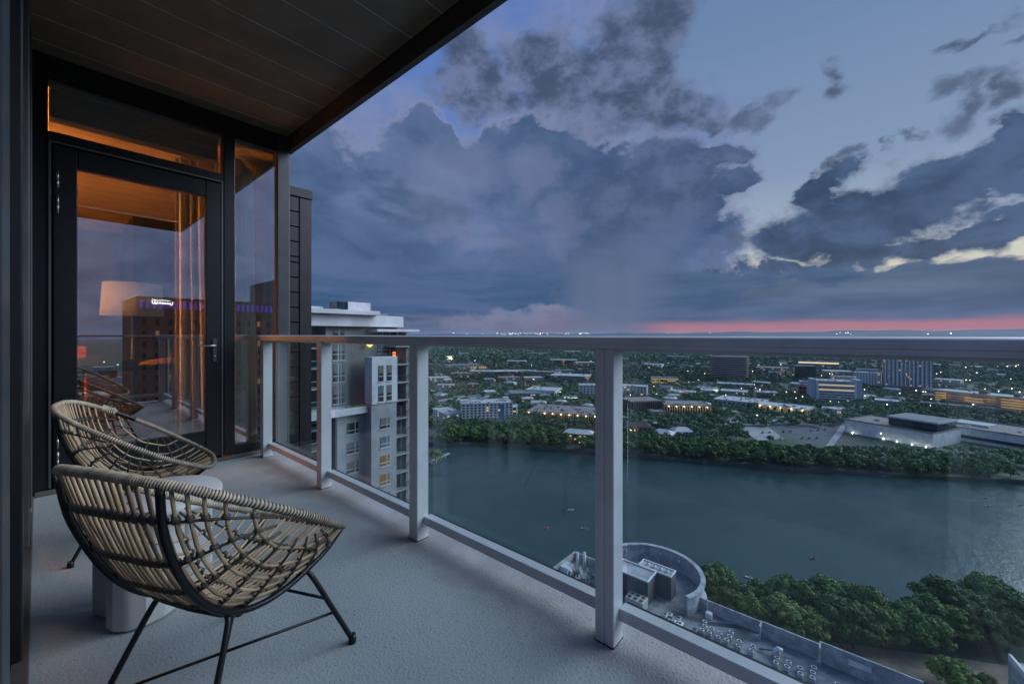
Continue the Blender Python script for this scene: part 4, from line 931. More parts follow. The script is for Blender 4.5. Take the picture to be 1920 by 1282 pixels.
# scattered houses between the larger blocks
hn = 0; tr = 0; rh = random.Random(21)
while hn < 64 and tr < 900:
    tr += 1; px = rh.uniform(815, 1925) if rh.random() < .7 else rh.uniform(815, 1110); py = rh.uniform(672, 768)
    x, y = place(px, py, ZL); wpx = rh.uniform(9, 22) * (py - 627) / 90 + 5
    if beyond_shore(x, y) < 50 or not free(x, y, wpx * scale_at(py) * .6): continue
    wm = rh.choice(['white_wall', 'tan_wall', 'grey_wall', 'pink_wall', 'brown_wall']); rm = rh.choice(['roof_light', 'roof_light', 'roof_grey', 'roof_brown', 'shingle'])
    rn = {'roof_light': 'pale', 'roof_grey': 'grey', 'roof_brown': 'brownish', 'shingle': 'dark'}[rm]
    house(px - wpx / 2, px + wpx / 2, py, rh.uniform(4, 8), rh.uniform(10, 16), rh.uniform(-.6, .6), rn + ' roofed house among trees, ' + ('upslope ' if py < 700 else 'downslope ') + zone(x, y), wm, 'houses among the trees across the water', rm, .3); hn += 1
# ---------------- trees across the water
cnt = 0; made = []
L = far_shore[5:15]
seglen = [math.dist(a, b) for a, b in zip(L[:-1], L[1:])]
for (x0, y0), (x1, y1) in zip(L[:-1], L[1:]):
    d = math.dist((x0, y0), (x1, y1)); nx, ny = -(y1 - y0) / d, (x1 - x0) / d
    for row in range(5):
        n = int(d / 8.8)
        for i in range(n):
            f_ = (i + rnd.random() * .8) / n; off = 3.0 + row * 7.5 + rnd.uniform(-2.5, 2.5); x, y = x0 + (x1 - x0) * f_ + nx * off, y0 + (y1 - y0) * f_ + ny * off
            if free(x, y, 2):
                sc_ = rnd.uniform(.8, 1.3) * (1 if row else .85) * (.8 if column_of(x, y) > 1570 else 1); lab = ('small' if sc_ < .95 else 'tall') + ' tree ' + ('at the waterline, ' if row < 2 else 'in the back rows, ') + zone(x, y); put_tree(mid[rnd.randrange(5)], x, y, sc_, lab, 'trees of the far shore belt'); cnt += 1
n_belt = cnt
tries = 0
while cnt < 260 and tries < 6000:
    tries += 1; px = rnd.uniform(830, 1930); py = 772 + 58 * rnd.random() ** 1.3
    x, y = place(px, py, ZL); 
    if beyond_shore(x, y) < 40 or not free(x, y, 4) or any((x - a) ** 2 + (y - b) ** 2 < 60 for a, b in made): continue
    if 1385 < px < 1590 and rnd.random() < .25: continue
    made.append((x, y)); put_tree(mid[rnd.randrange(5)], x, y, rnd.uniform(.5, .95), 'round tree inland between buildings, ' + zone(x, y), 'trees among the houses and car parks'); cnt += 1
# everything farther merges into a wooded mass
def wood(name, N, pyr, pxr, rad, per, size, keep=.55, hscale=1.0):
    rs = np.random.RandomState(5 + int(pyr[0])); P = []
    k = 0
    while len(P) < N and k < N * 6:
        k += 1; py = rs.uniform(*pyr); px = rs.uniform(*pxr); x, y = place(px, py, ZL)
        if beyond_shore(x, y) < 8: continue
        c = .5 + .5 * math.sin(x * .013 + 1.3 * math.sin(y * .011)) * math.cos(y * .009 + x * .004)
        if rs.rand() > keep + (1 - keep) * c: continue
        if not free(x, y, 3): continue
        r = rad * rs.uniform(.6, 1.3); hh = rs.uniform(3.5, 8) * hscale
        for j in range(3): P.append((x + rs.normal() * r * .5, y + rs.normal() * r * .5, ZL + hh * rs.uniform(.6, 1.1), r * rs.uniform(.45, .8)))
    C, U, V = leaf_cloud(rs, np.array(P), per, size); link(name, quads_mesh(name, C, U, V, MT['leafF']), None, kind='stuff')
    print(name, len(P) * per)
wood('distant_woods', 900, (795, 835), (820, 1390), 5.0, 40, .7, .7)
wood('distant_woods', 420, (852, 884), (1560, 2000), 5.0, 40, .7, .7)
wood('distant_woods', 6600, (715, 800), (780, 1960), 5.0, 26, .95, .55)
wood('distant_woods', 8500, (676, 716), (780, 1990), 8.0, 20, 1.7, .62)
wood('distant_woods', 8500, (650, 677), (780, 2050), 15, 14, 4.0, .75, 1.3)
wood('distant_woods', 2600, (634, 650), (560, 2050), 50, 12, 13, .9, 1.5)

# ---------------- lamps
lp = empty('street_lamp', (0, 0, ZL)); MB().tube([(0, 0, 0), (0, 0, 7.2), (.6, 0, 7.6)], .1, 6).obj('pole', MT['grey_wall'], lp); MB().lathe([(.05, -.32), (.38, -.12), (.38, .12), (.05, .32)], 8, (.6, 0, 7.4)).obj('lamp_head', MT['bulb'], lp)
lp2 = empty('street_lamp', (0, 0, ZL)); MB().tube([(0, 0, 0), (0, 0, 7.2), (.6, 0, 7.6)], .1, 6).obj('pole', MT['grey_wall'], lp2); MB().lathe([(.05, -.32), (.38, -.12), (.38, .12), (.05, .32)], 8, (.6, 0, 7.4)).obj('lamp_head', MT['warmbulb'], lp2)
spots = [(1222, 712, 1), (1268, 708, 1), (1250, 724, 1), (1320, 700, 1), (1407, 722, 1), (1414, 721, 0), (1384, 732, 1), (1182, 740, 1), (1231, 738, 1), (1421, 778, 1), (1650, 812, 0), (1620, 730, 1), (1664, 758, 0), (1573, 754, 1), (1558, 752, 0), (1698, 684, 1), (1086, 678, 1), (1066, 678, 1), (1004, 678, 1), (846, 674, 1),
         (970, 676, 0), (890, 676, 1), (991, 668, 0), (1108, 676, 0), (1412, 696, 1), (1300, 716, 1), (1292, 716, 0), (1346, 712, 1), (1360, 740, 0), (1310, 712, 0), (1250, 706, 0), (1755, 700, 0), (1765, 698, 1), (1775, 704, 1), (1785, 712, 1), (1811, 712, 0), (1818, 712, 1), (1830, 699, 1), (1845, 697, 1), (1850, 702, 0),
         (1797, 731, 1), (1824, 758, 1), (1744, 760, 1), (1070, 828, 1), (1184, 806, 0), (1330, 700, 0), (1470, 706, 0), (1478, 702, 1), (1430, 712, 0), (1390, 728, 0), (1540, 690, 1), (1580, 700, 0), (1590, 716, 0)]
for k in range(60): spots.append((rnd.uniform(1420, 1930), 682 + 70 * rnd.random(), int(rnd.random() < .4)))
for k in range(70): spots.append((rnd.uniform(800, 1930), 660 + 75 * rnd.random() ** 1.5, int(rnd.random() < .4)))
first = {0: True, 1: True}
for px, py, wht in spots:
    x, y = place(px, py, ZL + 7.4)
    if beyond_shore(x, y) < 5: continue
    src = lp if wht else lp2; lab = ('white' if wht else 'amber') + ' street lamp ' + ('high up the slope' if py < 690 else 'in the middle of the town' if py < 715 else 'in the near streets') + ' ' + ('left of the wide post' if px < 1140 else 'near the rounded brown tower' if px < 1420 else 'by the white boxy office' if px < 1640 else 'around the tall apartment tower' if px < 1760 else 'above the parking garage'); g = ('white' if wht else 'amber') + ' street lamps across the water'
    if first[wht]: first[wht] = False; o = src; o.location = (x, y, ZL)
    else: o = dup(src, (x, y, ZL), 0)
    o['label'] = lab; o['category'] = 'street lamp'; o['group'] = g
    s_ = max(1.0, math.hypot(x, y) / 720); o.rotation_euler.z = rnd.random() * 6
    o.scale = (s_, s_, 1)
# far lights on the horizon, some kilometres off
hm = MB().lathe([(.5, -4), (4.5, -1), (4.5, 1), (.5, 4)], 8).mesh('far_light'); hm.materials.append(emis('far_bulb', (1, .9, .72), 5))
for px in [850, 876, 905, 932, 940, 948, 956, 966, 971, 984, 995, 1005, 1008, 1042, 1054, 1060, 1066, 1086, 1090, 1094, 1098, 1101, 1154, 1252, 1331, 1569, 1575, 1586, 1590, 1595, 1740, 1783] + [rnd.uniform(930, 1110) for _ in range(26)]:
    x, y = place(px, HOR + 60, ZL); d = math.hypot(x, y); R = 6800 + rnd.uniform(0, 900); x, y = x / d * R, y / d * R
    o = link('far_lamp', hm, None, label='tiny bright lamp on the far horizon', category='lamp', group='tiny lamps on the far horizon'); o.location = (x, y, rnd.uniform(6, 34)); o.scale = [rnd.uniform(.6, 1.5)] * 3

# ---------------- parked cars
carm = [mat('car_paint_' + n, c_, .35) for n, c_ in (('white', (.6, .6, .6)), ('black', (.02, .02, .025)), ('silver', (.32, .33, .35)), ('red', (.3, .03, .03)))]
def car(x, y, a, k):
    n_ = ('white', 'black', 'silver', 'red')[k]; t = empty('parked_car', (x, y, ZL + .35), a, label=n_ + ' parked car across the water, ' + zone(x, y), category='car', group='parked cars across the water')
    MB().add([(-2.2, -.88, .35), (2.2, -.88, .35), (2.2, .88, .35), (-2.2, .88, .35), (-2.15, -.84, .85), (2.1, -.84, .8), (2.1, .84, .8), (-2.15, .84, .85)], [(0, 3, 2, 1), (4, 5, 6, 7), (0, 1, 5, 4), (1, 2, 6, 5), (2, 3, 7, 6), (3, 0, 4, 7)]).obj('body', carm[k], t)
    MB().add([(-1.6, -.8, .86), (1.0, -.8, .83), (1.0, .8, .83), (-1.6, .8, .86), (-1.1, -.65, 1.4), (.3, -.65, 1.4), (.3, .65, 1.4), (-1.1, .65, 1.4)], [(4, 5, 6, 7), (0, 1, 5, 4), (1, 2, 6, 5), (2, 3, 7, 6), (3, 0, 4, 7)]).obj('cabin', MT['win'], t)
    wb_ = MB()
    for wx in (-1.35, 1.35):
        for wy in (-.85, .85): wb_.tube([(wx, wy - .1, .32), (wx, wy + .1, .32)], .32, 8)
    wb_.obj('wheel', MT['frame'], t, kind='stuff')
for (ax, ay), (bx, by), n in (((1400, 796), (1560, 786), 12), ((1430, 812), (1560, 806), 10), ((1450, 822), (1545, 822), 7), ((1400, 734), (1510, 739), 9), ((1100, 742), (1170, 748), 6), ((1835, 798), (1915, 806), 8)):
    for i in range(n):
        if rnd.random() < .2: continue
        f_ = i / n; x, y = place(ax + (bx - ax) * f_, ay + (by - ay) * f_, ZL)
        if free(x, y, -3): car(x, y, rnd.choice([.2, .25, 3.3]) + rnd.uniform(-.05, .05), rnd.choice([0, 0, 1, 2, 2, 3]))
# ---------------- boats
def boat(px, py, ang, hullc, lab, crew=1):
    x, y = place(px, py, ZW + .3); t = empty('rowing_boat', (x, y, ZW + .05), ang, label=lab, category='boat'); mb = MB(); n = 12; L_ = 4.6
    rows = []
    for i in range(n + 1):
        s_ = -1 + 2 * i / n; w_ = .42 * max(.02, (1 - s_ * s_)) ** .7; rows.append([(s_ * L_ / 2, -w_, .32 + .12 * s_ * s_), (s_ * L_ / 2, -w_ * .6, .0), (s_ * L_ / 2, w_ * .6, .0), (s_ * L_ / 2, w_, .32 + .12 * s_ * s_), (s_ * L_ / 2, w_ * .5, .22), (s_ * L_ / 2, -w_ * .5, .22)])
    vs = [p for r in rows for p in r]; fs = [(i * 6 + j, i * 6 + (j + 1) % 6, (i + 1) * 6 + (j + 1) % 6, (i + 1) * 6 + j) for i in range(n) for j in range(6)]
    mb.add(vs, fs, True).obj('hull', mat('hull_paint', hullc, .4), t)
    for s_ in (1, -1): MB().tube([(.1, .1 * s_, .55), (.3, 1.7 * s_, .12)], .035, 5).box(.2, s_ * 1.6 - .05, .06, .5, s_ * 1.6 + .3 * s_ + .05, .12).obj('oar', MT['white_wall'], t)
    ca, sa = math.cos(ang), math.sin(ang)
    for c in range(crew):
        ox = (c - (crew - 1) / 2) * .95 - .1; p = MB()
        p.lathe([(.02, .2), (.19, .22), (.17, .45), (.21, .72), (.17, .84), (.07, .88), (.06, .93), (.11, .98), (.12, 1.08), (.08, 1.17), (.01, 1.2)], 12, (0, 0, 0), True, .8, 1)
        for s_ in (1, -1): p.tube([(0, .18 * s_, .8), (.2, .26 * s_, .6), (.42, .18 * s_, .55)], [.055, .045, .035], 7); p.tube([(.02, .1 * s_, .28), (.42, .12 * s_, .42), (.8, .1 * s_, .26)], [.09, .07, .05], 7)
        o = p.obj('person', mat('rower_clothes', (.35, .08, .07) if c == 0 else (.05, .07, .12), .8), label='seated rower in ' + ('red' if c == 0 else 'dark') + ' clothes aboard the ' + ' '.join(lab.split(' on ')[0].split()[:4]), category='person'); o.location = (x + ca * ox, y + sa * ox, ZW + .06); o.rotation_euler.z = ang
boat(1070, 955, .2 - .8, (.7, .7, .7), 'white rowing boat on open water just left of the wide post')
boat(1024, 989, -.3, (.45, .06, .05), 'red rowing boat on the water left of the wide post')
boat(1096, 990, -1.2, (.6, .62, .6), 'grey white rowing boat on the water close beside the post', 2)
boat(1526, 1046, -.7, (.32, .07, .05), 'dark red boat on the middle of the lake above the near trees', 2)
boat(1848, 932, -.6, (.08, .07, .07), 'dark boat on the lake towards the far shore at right')
boat(1852, 948, -.9, (.1, .08, .08), 'small black boat on the lake at right, nearer than its neighbour')
boat(1914, 946, -.7, (.1, .08, .08), 'dark boat at the extreme right edge of the lake')
boat(1405, 1082, -1.4, (.7, .72, .75), 'white boat moored by the near trees')
# footbridge / boardwalk at left
x0, y0 = place(800, 868, -107.5); x1, y1 = place(842, 850, -107.5); bt = empty('footbridge', (x0, y0, -107.5), math.atan2(y1 - y0, x1 - x0), label='pale boardwalk footbridge crossing the inlet at left', category='bridge'); Lb = math.dist((x0, y0), (x1, y1))
MB().box(-20, -1.5, 0, Lb, 1.5, .5).obj('bridge_deck', MT['concrete'], bt)
for k in range(5): MB().box(k * Lb / 5 - .4, -.4, -3.5, k * Lb / 5 + .4, .4, -.001).obj('pier', MT['concrete'], bt)

# ================================================================== THE PODIUM ROOF BELOW
MT['rooftop'] = mat('stained_roof', (.36, .365, .37), .8, 0, .3, .22, .2, 3, col2=(.15, .155, .165), grime=.75)
MT['conc2'] = mat('stained_concrete', (.44, .44, .45), .8, 0, .25, .5, grime=.55)
MT['dkwall'] = mat('dark_render', (.10, .105, .115), .8, 0, .15, .6)
ZR = -61.5
pod = empty('podium_building', (80, 0, ZL), label='long low building with a flat stained roof and stepped concrete parapet far below the balcony', category='building')
def pbox(name, m, *a, parent=None, bev=0): 
    x0, y0, z0, x1, y1, z1 = a; return MB().box(x0 - 80, y0, z0 - ZL, x1 - 80, y1, z1 - ZL, bev).obj(name, MT[m], parent or pod)
pbox('wall', 'conc2', 42, -75, ZL, 98.0, 61, ZR - .4)
rf = pbox('roof', 'rooftop', 42, -75, ZR - .399, 98.4, 61, ZR)
for y0, y1, x, zt in ((16.0, 28.6, 98.8, -58.9), (6.2, 15.9, 98.2, -58.4), (-8, 6.1, 97.8, -57.6), (-75, -8.1, 96.9, -57.9)):
    pbox('parapet', 'conc2', x - .35, y0, ZR + .002, x, y1, zt, bev=.04)
    pbox('parapet_return', 'conc2', x - 2.2, y1 - .3, ZR + .002, x - .36, y1, zt, bev=.04)
pbox('parapet', 'conc2', 60, 60.6, ZR + .002, 98, 61, -59.5, bev=.04); pbox('parapet', 'conc2', 97.6, 52.2, ZR + .002, 98, 60.5, -59.5, bev=.04); pbox('parapet_return', 'white_wall', 90, 58, ZR + .002, 93, 60.5, -60, bev=.04)
# curved wall with thick coping
cx, cy = 99.5, 40.0
def arc(r, a): return (cx - 80 + r * math.cos(a), cy + r * math.sin(a))
def arcwall(r0, r1, z0, z1, a0, a1, name, m, n=56):
    mb = MB(); vs = []; 
    for i in range(n + 1):
        a = a0 + (a1 - a0) * i / n
        for r, z_ in ((r0, z0), (r1, z0), (r1, z1), (r0, z1)): q = arc(r, a); vs.append((q[0], q[1], z_ - ZL))
    fs = [(i * 4 + j, i * 4 + (j + 1) % 4, i * 4 + 4 + (j + 1) % 4, i * 4 + 4 + j) for i in range(n) for j in range(4)] + [(0, 3, 2, 1), (n * 4, n * 4 + 1, n * 4 + 2, n * 4 + 3)]
    return mb.add(vs, fs).obj(name, MT[m], pod)
arcwall(11.6, 12.1, ZR + .002, -57.45, -2.05, 2.35, 'curved_wall', 'conc2'); arcwall(11.45, 12.55, -57.449, -57.1, -2.05, 2.35, 'curved_coping', 'conc2'); arcwall(.1, 12.9, ZL, ZR - .001, -2.05, 2.35, 'round_base', 'conc2')
arcwall(.1, 11.59, ZR - .0005, ZR + .03, -2.05, 2.35, 'round_deck', 'rooftop')
for a in (-1.3, -.8, -.3, .15, .55, .95):
    q = arc(11.5, a); MB().box(q[0] - .2, q[1] - .2, 2.4 + ZR - ZL, q[0] + .2, q[1] + .2, 3.0 + ZR - ZL).obj('wall_light_box', MT['white_wall'], pod)
def penth(name, x0, y0, x1, y1, zt):
    o = pbox(name, 'dkwall', x0, y0, ZR + .04, x1, y1, zt); pbox('penthouse_roof', 'conc2', x0 + .3, y0 + .3, zt + .001, x1 - .3, y1 - .3, zt + .05, parent=pod)
    for a in ((x0, y0, x1, y0 + .25), (x0, y1 - .25, x1, y1), (x0, y0 + .251, x0 + .25, y1 - .251), (x1 - .25, y0 + .251, x1, y1 - .251)): pbox('penthouse_parapet', 'white_wall', a[0], a[1], zt + .002, a[2], a[3], zt + .35)
penth('penthouse_wall', 91.5, 37.3, 96.9, 46, -56.1); penth('penthouse_wall', 96.92, 33.9, 100.3, 42, -56.1)
def rt(name, loc, lab, cat, grp=None):
    t = empty(name, loc, 0, label=lab, category=cat)
    if grp: t['group'] = grp
    return t
for i, yy in enumerate((35.5, 37, 38.6, 40.2)):
    t = rt('rooftop_unit', (98.6, yy, -56.04), 'small white unit on the penthouse roof', 'rooftop unit', 'small white units on the penthouse roof'); MB().box(-.3, -.35, .02, .3, .35, .55, .04).obj('casing', MT['white_wall'], t); MB().lathe([(.2, .551), (.2, .6)], 12).obj('fan_ring', MT['frame2'], t)
t = rt('cooling_unit', (89.2, 39.0, ZR), 'cream cooling unit with six round fans beside the dark penthouse', 'cooling unit'); MT['cream'] = mat('cream_metal', (.5, .49, .42), .5)
MB().box(-1.5, -2.1, .3, 1.5, 2.1, 2.6, .05).obj('casing', MT['cream'], t); MB().box(-1.4, -2.0, 0, 1.4, 2.0, .299).obj('base', MT['frame2'], t)
for ix in (-.72, .72):
    for iy in (-1.35, 0, 1.35):
        fr_ = MB().lathe([(.56, 2.601), (.56, 2.68), (.48, 2.68), (.48, 2.61)], 20, (ix, iy, 0)).obj('fan_ring', MT['cream'], t); MB().lathe([(.47, 2.612), (.47, 2.63)], 20, (ix, iy, 0)).obj('fan_grille', MT['black'], fr_)
fanp = None; FS = []
for r_i, yy in enumerate((25.4, 23.9, 22.2, 20.6, 18.6, 16.2, 12.2, 10.4, 8.6, 6.7, 3.2, 1.6)):
    for c_i in range(2 if r_i % 3 else 3): FS.append((90.6 + c_i * 1.5 + (r_i % 2) * .3, yy + rnd.uniform(-.2, .2)))
for i, (fx_, fy_) in enumerate(FS):
    if fanp is None:
        fanp = rt('condenser', (fx_, fy_, ZR), '', 'condenser'); MB().box(-.42, -.42, .12, .42, .42, .85, .04).obj('casing', MT['conc2'], fanp)
        MB().lathe([(.43, .851), (.43, .95), (.33, .95), (.33, .86)], 18).obj('fan_ring', MT['white_wall'], fanp); MB().lathe([(.32, .862), (.32, .875)], 16).obj('fan_grille', MT['black'], fanp)
        MB().tube([(.42, .2, .5), (.8, .3, .45), (.85, .35, .03)], .05, 6).obj('pipe', mat('copper_pipe', (.35, .14, .07), .4, .6), fanp); o = fanp
    else: o = dup(fanp, (fx_, fy_, ZR), rnd.uniform(-.3, .3))
    o['label'] = 'round topped condenser standing in rows on the stained roof below'; o['group'] = 'condensers on the stained roof'; o['category'] = 'condenser'
MT['ac2'] = mat('worn_metal', (.2, .22, .24), .5, .3)
for i in range(16):
    x, y = 89.3 + rnd.uniform(-1.5, 2.5), 27 + rnd.uniform(-1, 6); t = rt('rooftop_unit', (x, y, ZR), 'weathered grey machine in the cluttered patch beside the curved wall', 'rooftop unit', 'machines in the cluttered roof patch'); t.rotation_euler.z = rnd.uniform(-.2, .2)
    a, b_, c_ = rnd.uniform(.3, .8), rnd.uniform(.3, .8), rnd.uniform(.5, 1.5); MB().box(-a, -b_, .1, a, b_, c_, .04).obj('casing', MT[rnd.choice(['ac2', 'white_wall', 'conc2', 'dkwall'])], t); MB().lathe([(.25, c_ + .001), (.25, c_ + .12), (.18, c_ + .12)], 12).obj('fan_ring', MT['frame2'], t)
    MB().tube([(a, 0, .4), (a + .5, .2, .4), (a + .55, .9, .1)], .06, 6).obj('pipe', MT['conc2'], t)
for i in range(34):
    x, y = 90.5 + rnd.uniform(-2.8, 3.2), 55 + rnd.uniform(-4, 3.5); t = rt('rooftop_unit', (x, y, ZR), 'small blue grey machine crowded at the roof end by the flues', 'rooftop unit', 'machines crowded by the flues')
    a, c_ = rnd.uniform(.25, .5), rnd.uniform(.5, 1.2); MB().box(-a, -a, .05, a, a, c_, .04).obj('casing', MT[rnd.choice(['ac2', 'white_wall', 'dkwall', 'conc2'])], t); MB().tube([(0, 0, c_), (0, 0, c_ + .35), (.25, .1, c_ + .5)], .09, 6).obj('vent_pipe', MT['white_wall'], t)
for x, y, l in ((94.0, 57.6, 'left of the two white flues standing at the roof end'), (95.2, 56.2, 'right of the two white flues standing at the roof end')):
    t = rt('flue', (x, y, ZR), l, 'flue'); MB().lathe([(.42, 0), (.42, 4.4), (.36, 4.4), (.36, 4.0)], 16).obj('pipe', MT['white_wall'], t)
for x, y, l in ((96.5, 25.5, 'white box with a thin mast at the parapet near the curved wall'),):
    t = rt('antenna_box', (x, y, ZR), l, 'antenna box'); MB().box(-.6, -.6, 0, .6, .6, 1.3, .03).obj('casing', MT['white_wall'], t); MB().tube([(0, .3, 1.3), (0, .3, 3.6)], .05, 6).obj('mast', MT['white_wall'], t)
t = rt('vent_hood', (93.4, 12.8, ZR), 'bent white vent hood on the middle of the stained roof', 'vent'); MB().tube([(0, 0, 0), (0, 0, 1.1), (.1, -.5, 1.7), (.1, -1.3, 1.6)], [.4, .4, .42, .46], 12).obj('hood', MT['white_wall'], t); MB().tube([(.1, -1.3, 1.6), (-.2, 2.6, .3)], .12, 8).obj('duct', MT['dkwall'], t)
t = rt('sign_board', (97.2, .2, -59.6), 'blank pale board fixed on the inside of the parapet', 'board'); MB().box(0, -1.6, 0, .12, 1.6, 1.0, .02).obj('board', MT['white_wall'], t)
pathp = [place(1260, 1142, ZR), place(1330, 1165, ZR), place(1400, 1172, ZR), place(1520, 1215, ZR), place(1640, 1262, ZR), place(1800, 1330, ZR), place(1760, 1330, ZR), place(1600, 1256, ZR), place(1500, 1216, ZR), place(1400, 1180, ZR), place(1330, 1172, ZR), place(1250, 1150, ZR)]
MB().add([(x - 80, y, ZR - ZL + .006) for x, y in pathp], [tuple(range(len(pathp)))]).obj('drain_stain', mat('dark_drain_stain', (.085, .085, .09), .7), rf)
# rooftop at lower right
x, y = place(1938, 1286, -80); t = empty('lower_roof', (x, y, ZL), .2, label='white edged rooftop corner at the bottom right of the trees', category='building')
MB().box(-1, -14, 0, 14, -1.5, 24).obj('wall', MT['conc2'], t); MB().box(-1, -14, 24.001, -.4, -1.5, 25.6).box(-.399, -2.1, 24.001, 14, -1.5, 25.6).obj('parapet', MT['white_wall'], t); MB().box(-1.9, -14, 18, -1.01, -2.5, 23.4).obj('side_wall', MT['white_wall'], t)

# ================================================================== THE TOWER NEXT DOOR
nt_ = empty('apartment_tower', (34, 61.5, ZL), label='pale stepped apartment tower next door with balconies, bay windows and white roof slabs', category='building')
def tb_(name, m, x0, y0, z0, x1, y1, z1, parent=None, bev=0): return MB().box(x0 - 34, y0 - 61.5, z0 - ZL, x1 - 34, y1 - 61.5, z1 - ZL, bev).obj(name, MT[m], parent or nt_)
M_('tower_grey', (.33, .33, .34), rough=.8, vscale=.3, grime=.25); M_('tower_dark', (.24, .235, .23), rough=.8, vscale=.3, grime=.25); M_('tower_white', (.60, .60, .62), rough=.75, vscale=.3, grime=.1)
MT['twin'] = mat('tower_window', (.03, .045, .05), .06, 0, .4, .8); MT['twinlit'] = emis('tower_lit_window', (1, .60, .25), .17)
MT['blind_a'] = mat('teal_reflection_blind', (.10, .16, .165), .3); MT['blind_b'] = mat('dim_blind', (.16, .15, .13), .7)  # the teal blind's colour carries the reflection on the panes
FL = 3.12
tb_('wall', 'tower_grey', 30.5, 62.2, ZL, 47, 86, -11.6)
tb_('wall', 'tower_grey', 20, 66, ZL, 30.49, 86, -11.6)
tb_('upper_wall', 'tower_dark', 29.5, 64.0, -11.59, 42.6, 86, 2.4)
tb_('upper_wall', 'tower_grey', 20, 67.5, -11.59, 29.49, 86, 2.4)
bay = tb_('bay', 'tower_white', 35.1, 60.0, -10.3, 39.9, 62.19, -2.6, bev=.05)
tb_('bay', 'tower_grey', 35.15, 60.2, ZL, 39.85, 62.19, -10.31)
tb_('roof_slab', 'tower_white', 18, 62.6, 2.41, 42.9, 88, 4.3, bev=.05); tb_('roof_slab', 'tower_white', 17, 61.4, 4.31, 37.5, 89, 5.0, bev=.05); tb_('roof_slab', 'tower_white', 36.8, 61.2, 1.55, 45.4, 70, 2.0, bev=.05)
tb_('penthouse', 'tower_white', 22, 66, 5.01, 30, 80, 5.6); tb_('penthouse', 'tower_white', 19, 72, 5.01, 25, 80, 8.6)
pu = tb_('roof_plant', 'tower_white', 33.2, 64, 5.01, 37.2, 67, 6.5); tb_('louvre', 'win', 31.4, 64.2, 5.3, 33.19, 66.8, 6.45, pu)
tb_('roof_plant', 'tower_dark', 38.5, 66, 4.31, 42, 70, 4.9); MB().tube([(4.2, 4, 4.3 - ZL), (4.2, 4, 6.6 - ZL)], .05, 6).obj('mast', MT['tower_dark'], nt_)
tb_('terrace_slab', 'tower_white', 20, 60.9, -11.58, 35.05, 66.5, -10.5, bev=.04)
tb_('side_return', 'tower_white', 17, 60.9, -11.58, 19.99, 66.5, -10.5)
def twin(xc, w, z0, z1, y, lit=False, mull=(0,), sash=True):
    o = MB().box(xc - w / 2 - 34, y - .05 - 61.5, z0 - ZL, xc + w / 2 - 34, y + .1 - 61.5, z1 - ZL).obj('window', MT['twinlit' if lit else 'twin'], nt_)
    if not lit and rnd.random() < .75: bz = z1 - (z1 - z0) * rnd.choice([.3, .5, .62, 1.0]); MB().box(xc - w / 2 + .03 - 34, y - .062 - 61.5, bz - ZL, xc + w / 2 - .03 - 34, y - .052 - 61.5, z1 - ZL).obj('blind', MT[rnd.choice(['blind_a', 'blind_b'])], o)
    fr_ = MB()
    for m_ in mull: fr_.box(xc + m_ - .05 - 34, y - .10 - 61.5, z0 - ZL, xc + m_ + .05 - 34, y - .051 - 61.5, z1 - ZL)
    if sash: fr_.box(xc - w / 2 - 34, y - .10 - 61.5, z0 + (z1 - z0) * .3 - ZL, xc + w / 2 - 34, y - .051 - 61.5, z0 + (z1 - z0) * .3 + .09 - ZL)
    fr_.box(xc - w / 2 - .1 - 34, y - .16 - 61.5, z0 - .14 - ZL, xc + w / 2 + .1 - 34, y - .001 - 61.5, z0 - .002 - ZL)
    fr_.obj('frame', MT['tower_white'], o)
k = 0
for f_ in range(9):
    z0 = -11.6 - 1.15 - 1.75 - f_ * FL
    twin(37.6, 1.75, z0, z0 + 1.75, 60.2, f_ in (2, 3), (.35,)); twin(33.0, 2.0, z0 - .35, z0 + 1.4, 62.2, f_ in (3, 6), (.4,))
for xc in (36.75, 38.3):
    for z0 in (-9.9, -6.6): twin(xc, .95, z0, z0 + 2.6, 60.0, False, (), True)
for z0 in (-10.0, -6.5, -3.0): twin(31.6, 1.9, z0, z0 + 2.9, 64.0, False, (-.1, .35), True)
twin(31.6, 1.9, .0, 1.9, 64.0, False, (0,), True); twin(39.3, 1.6, -2.2, -.2, 64, False, (0,)); twin(40.2, 3.0, .1, 1.5, 64, False, (-.7, .7), False); twin(41, 1.8, -2.3, -.3, 64, False, (0,))
twin(26.5, 3.0, .3, 1.8, 67.5, False, (0,), False)
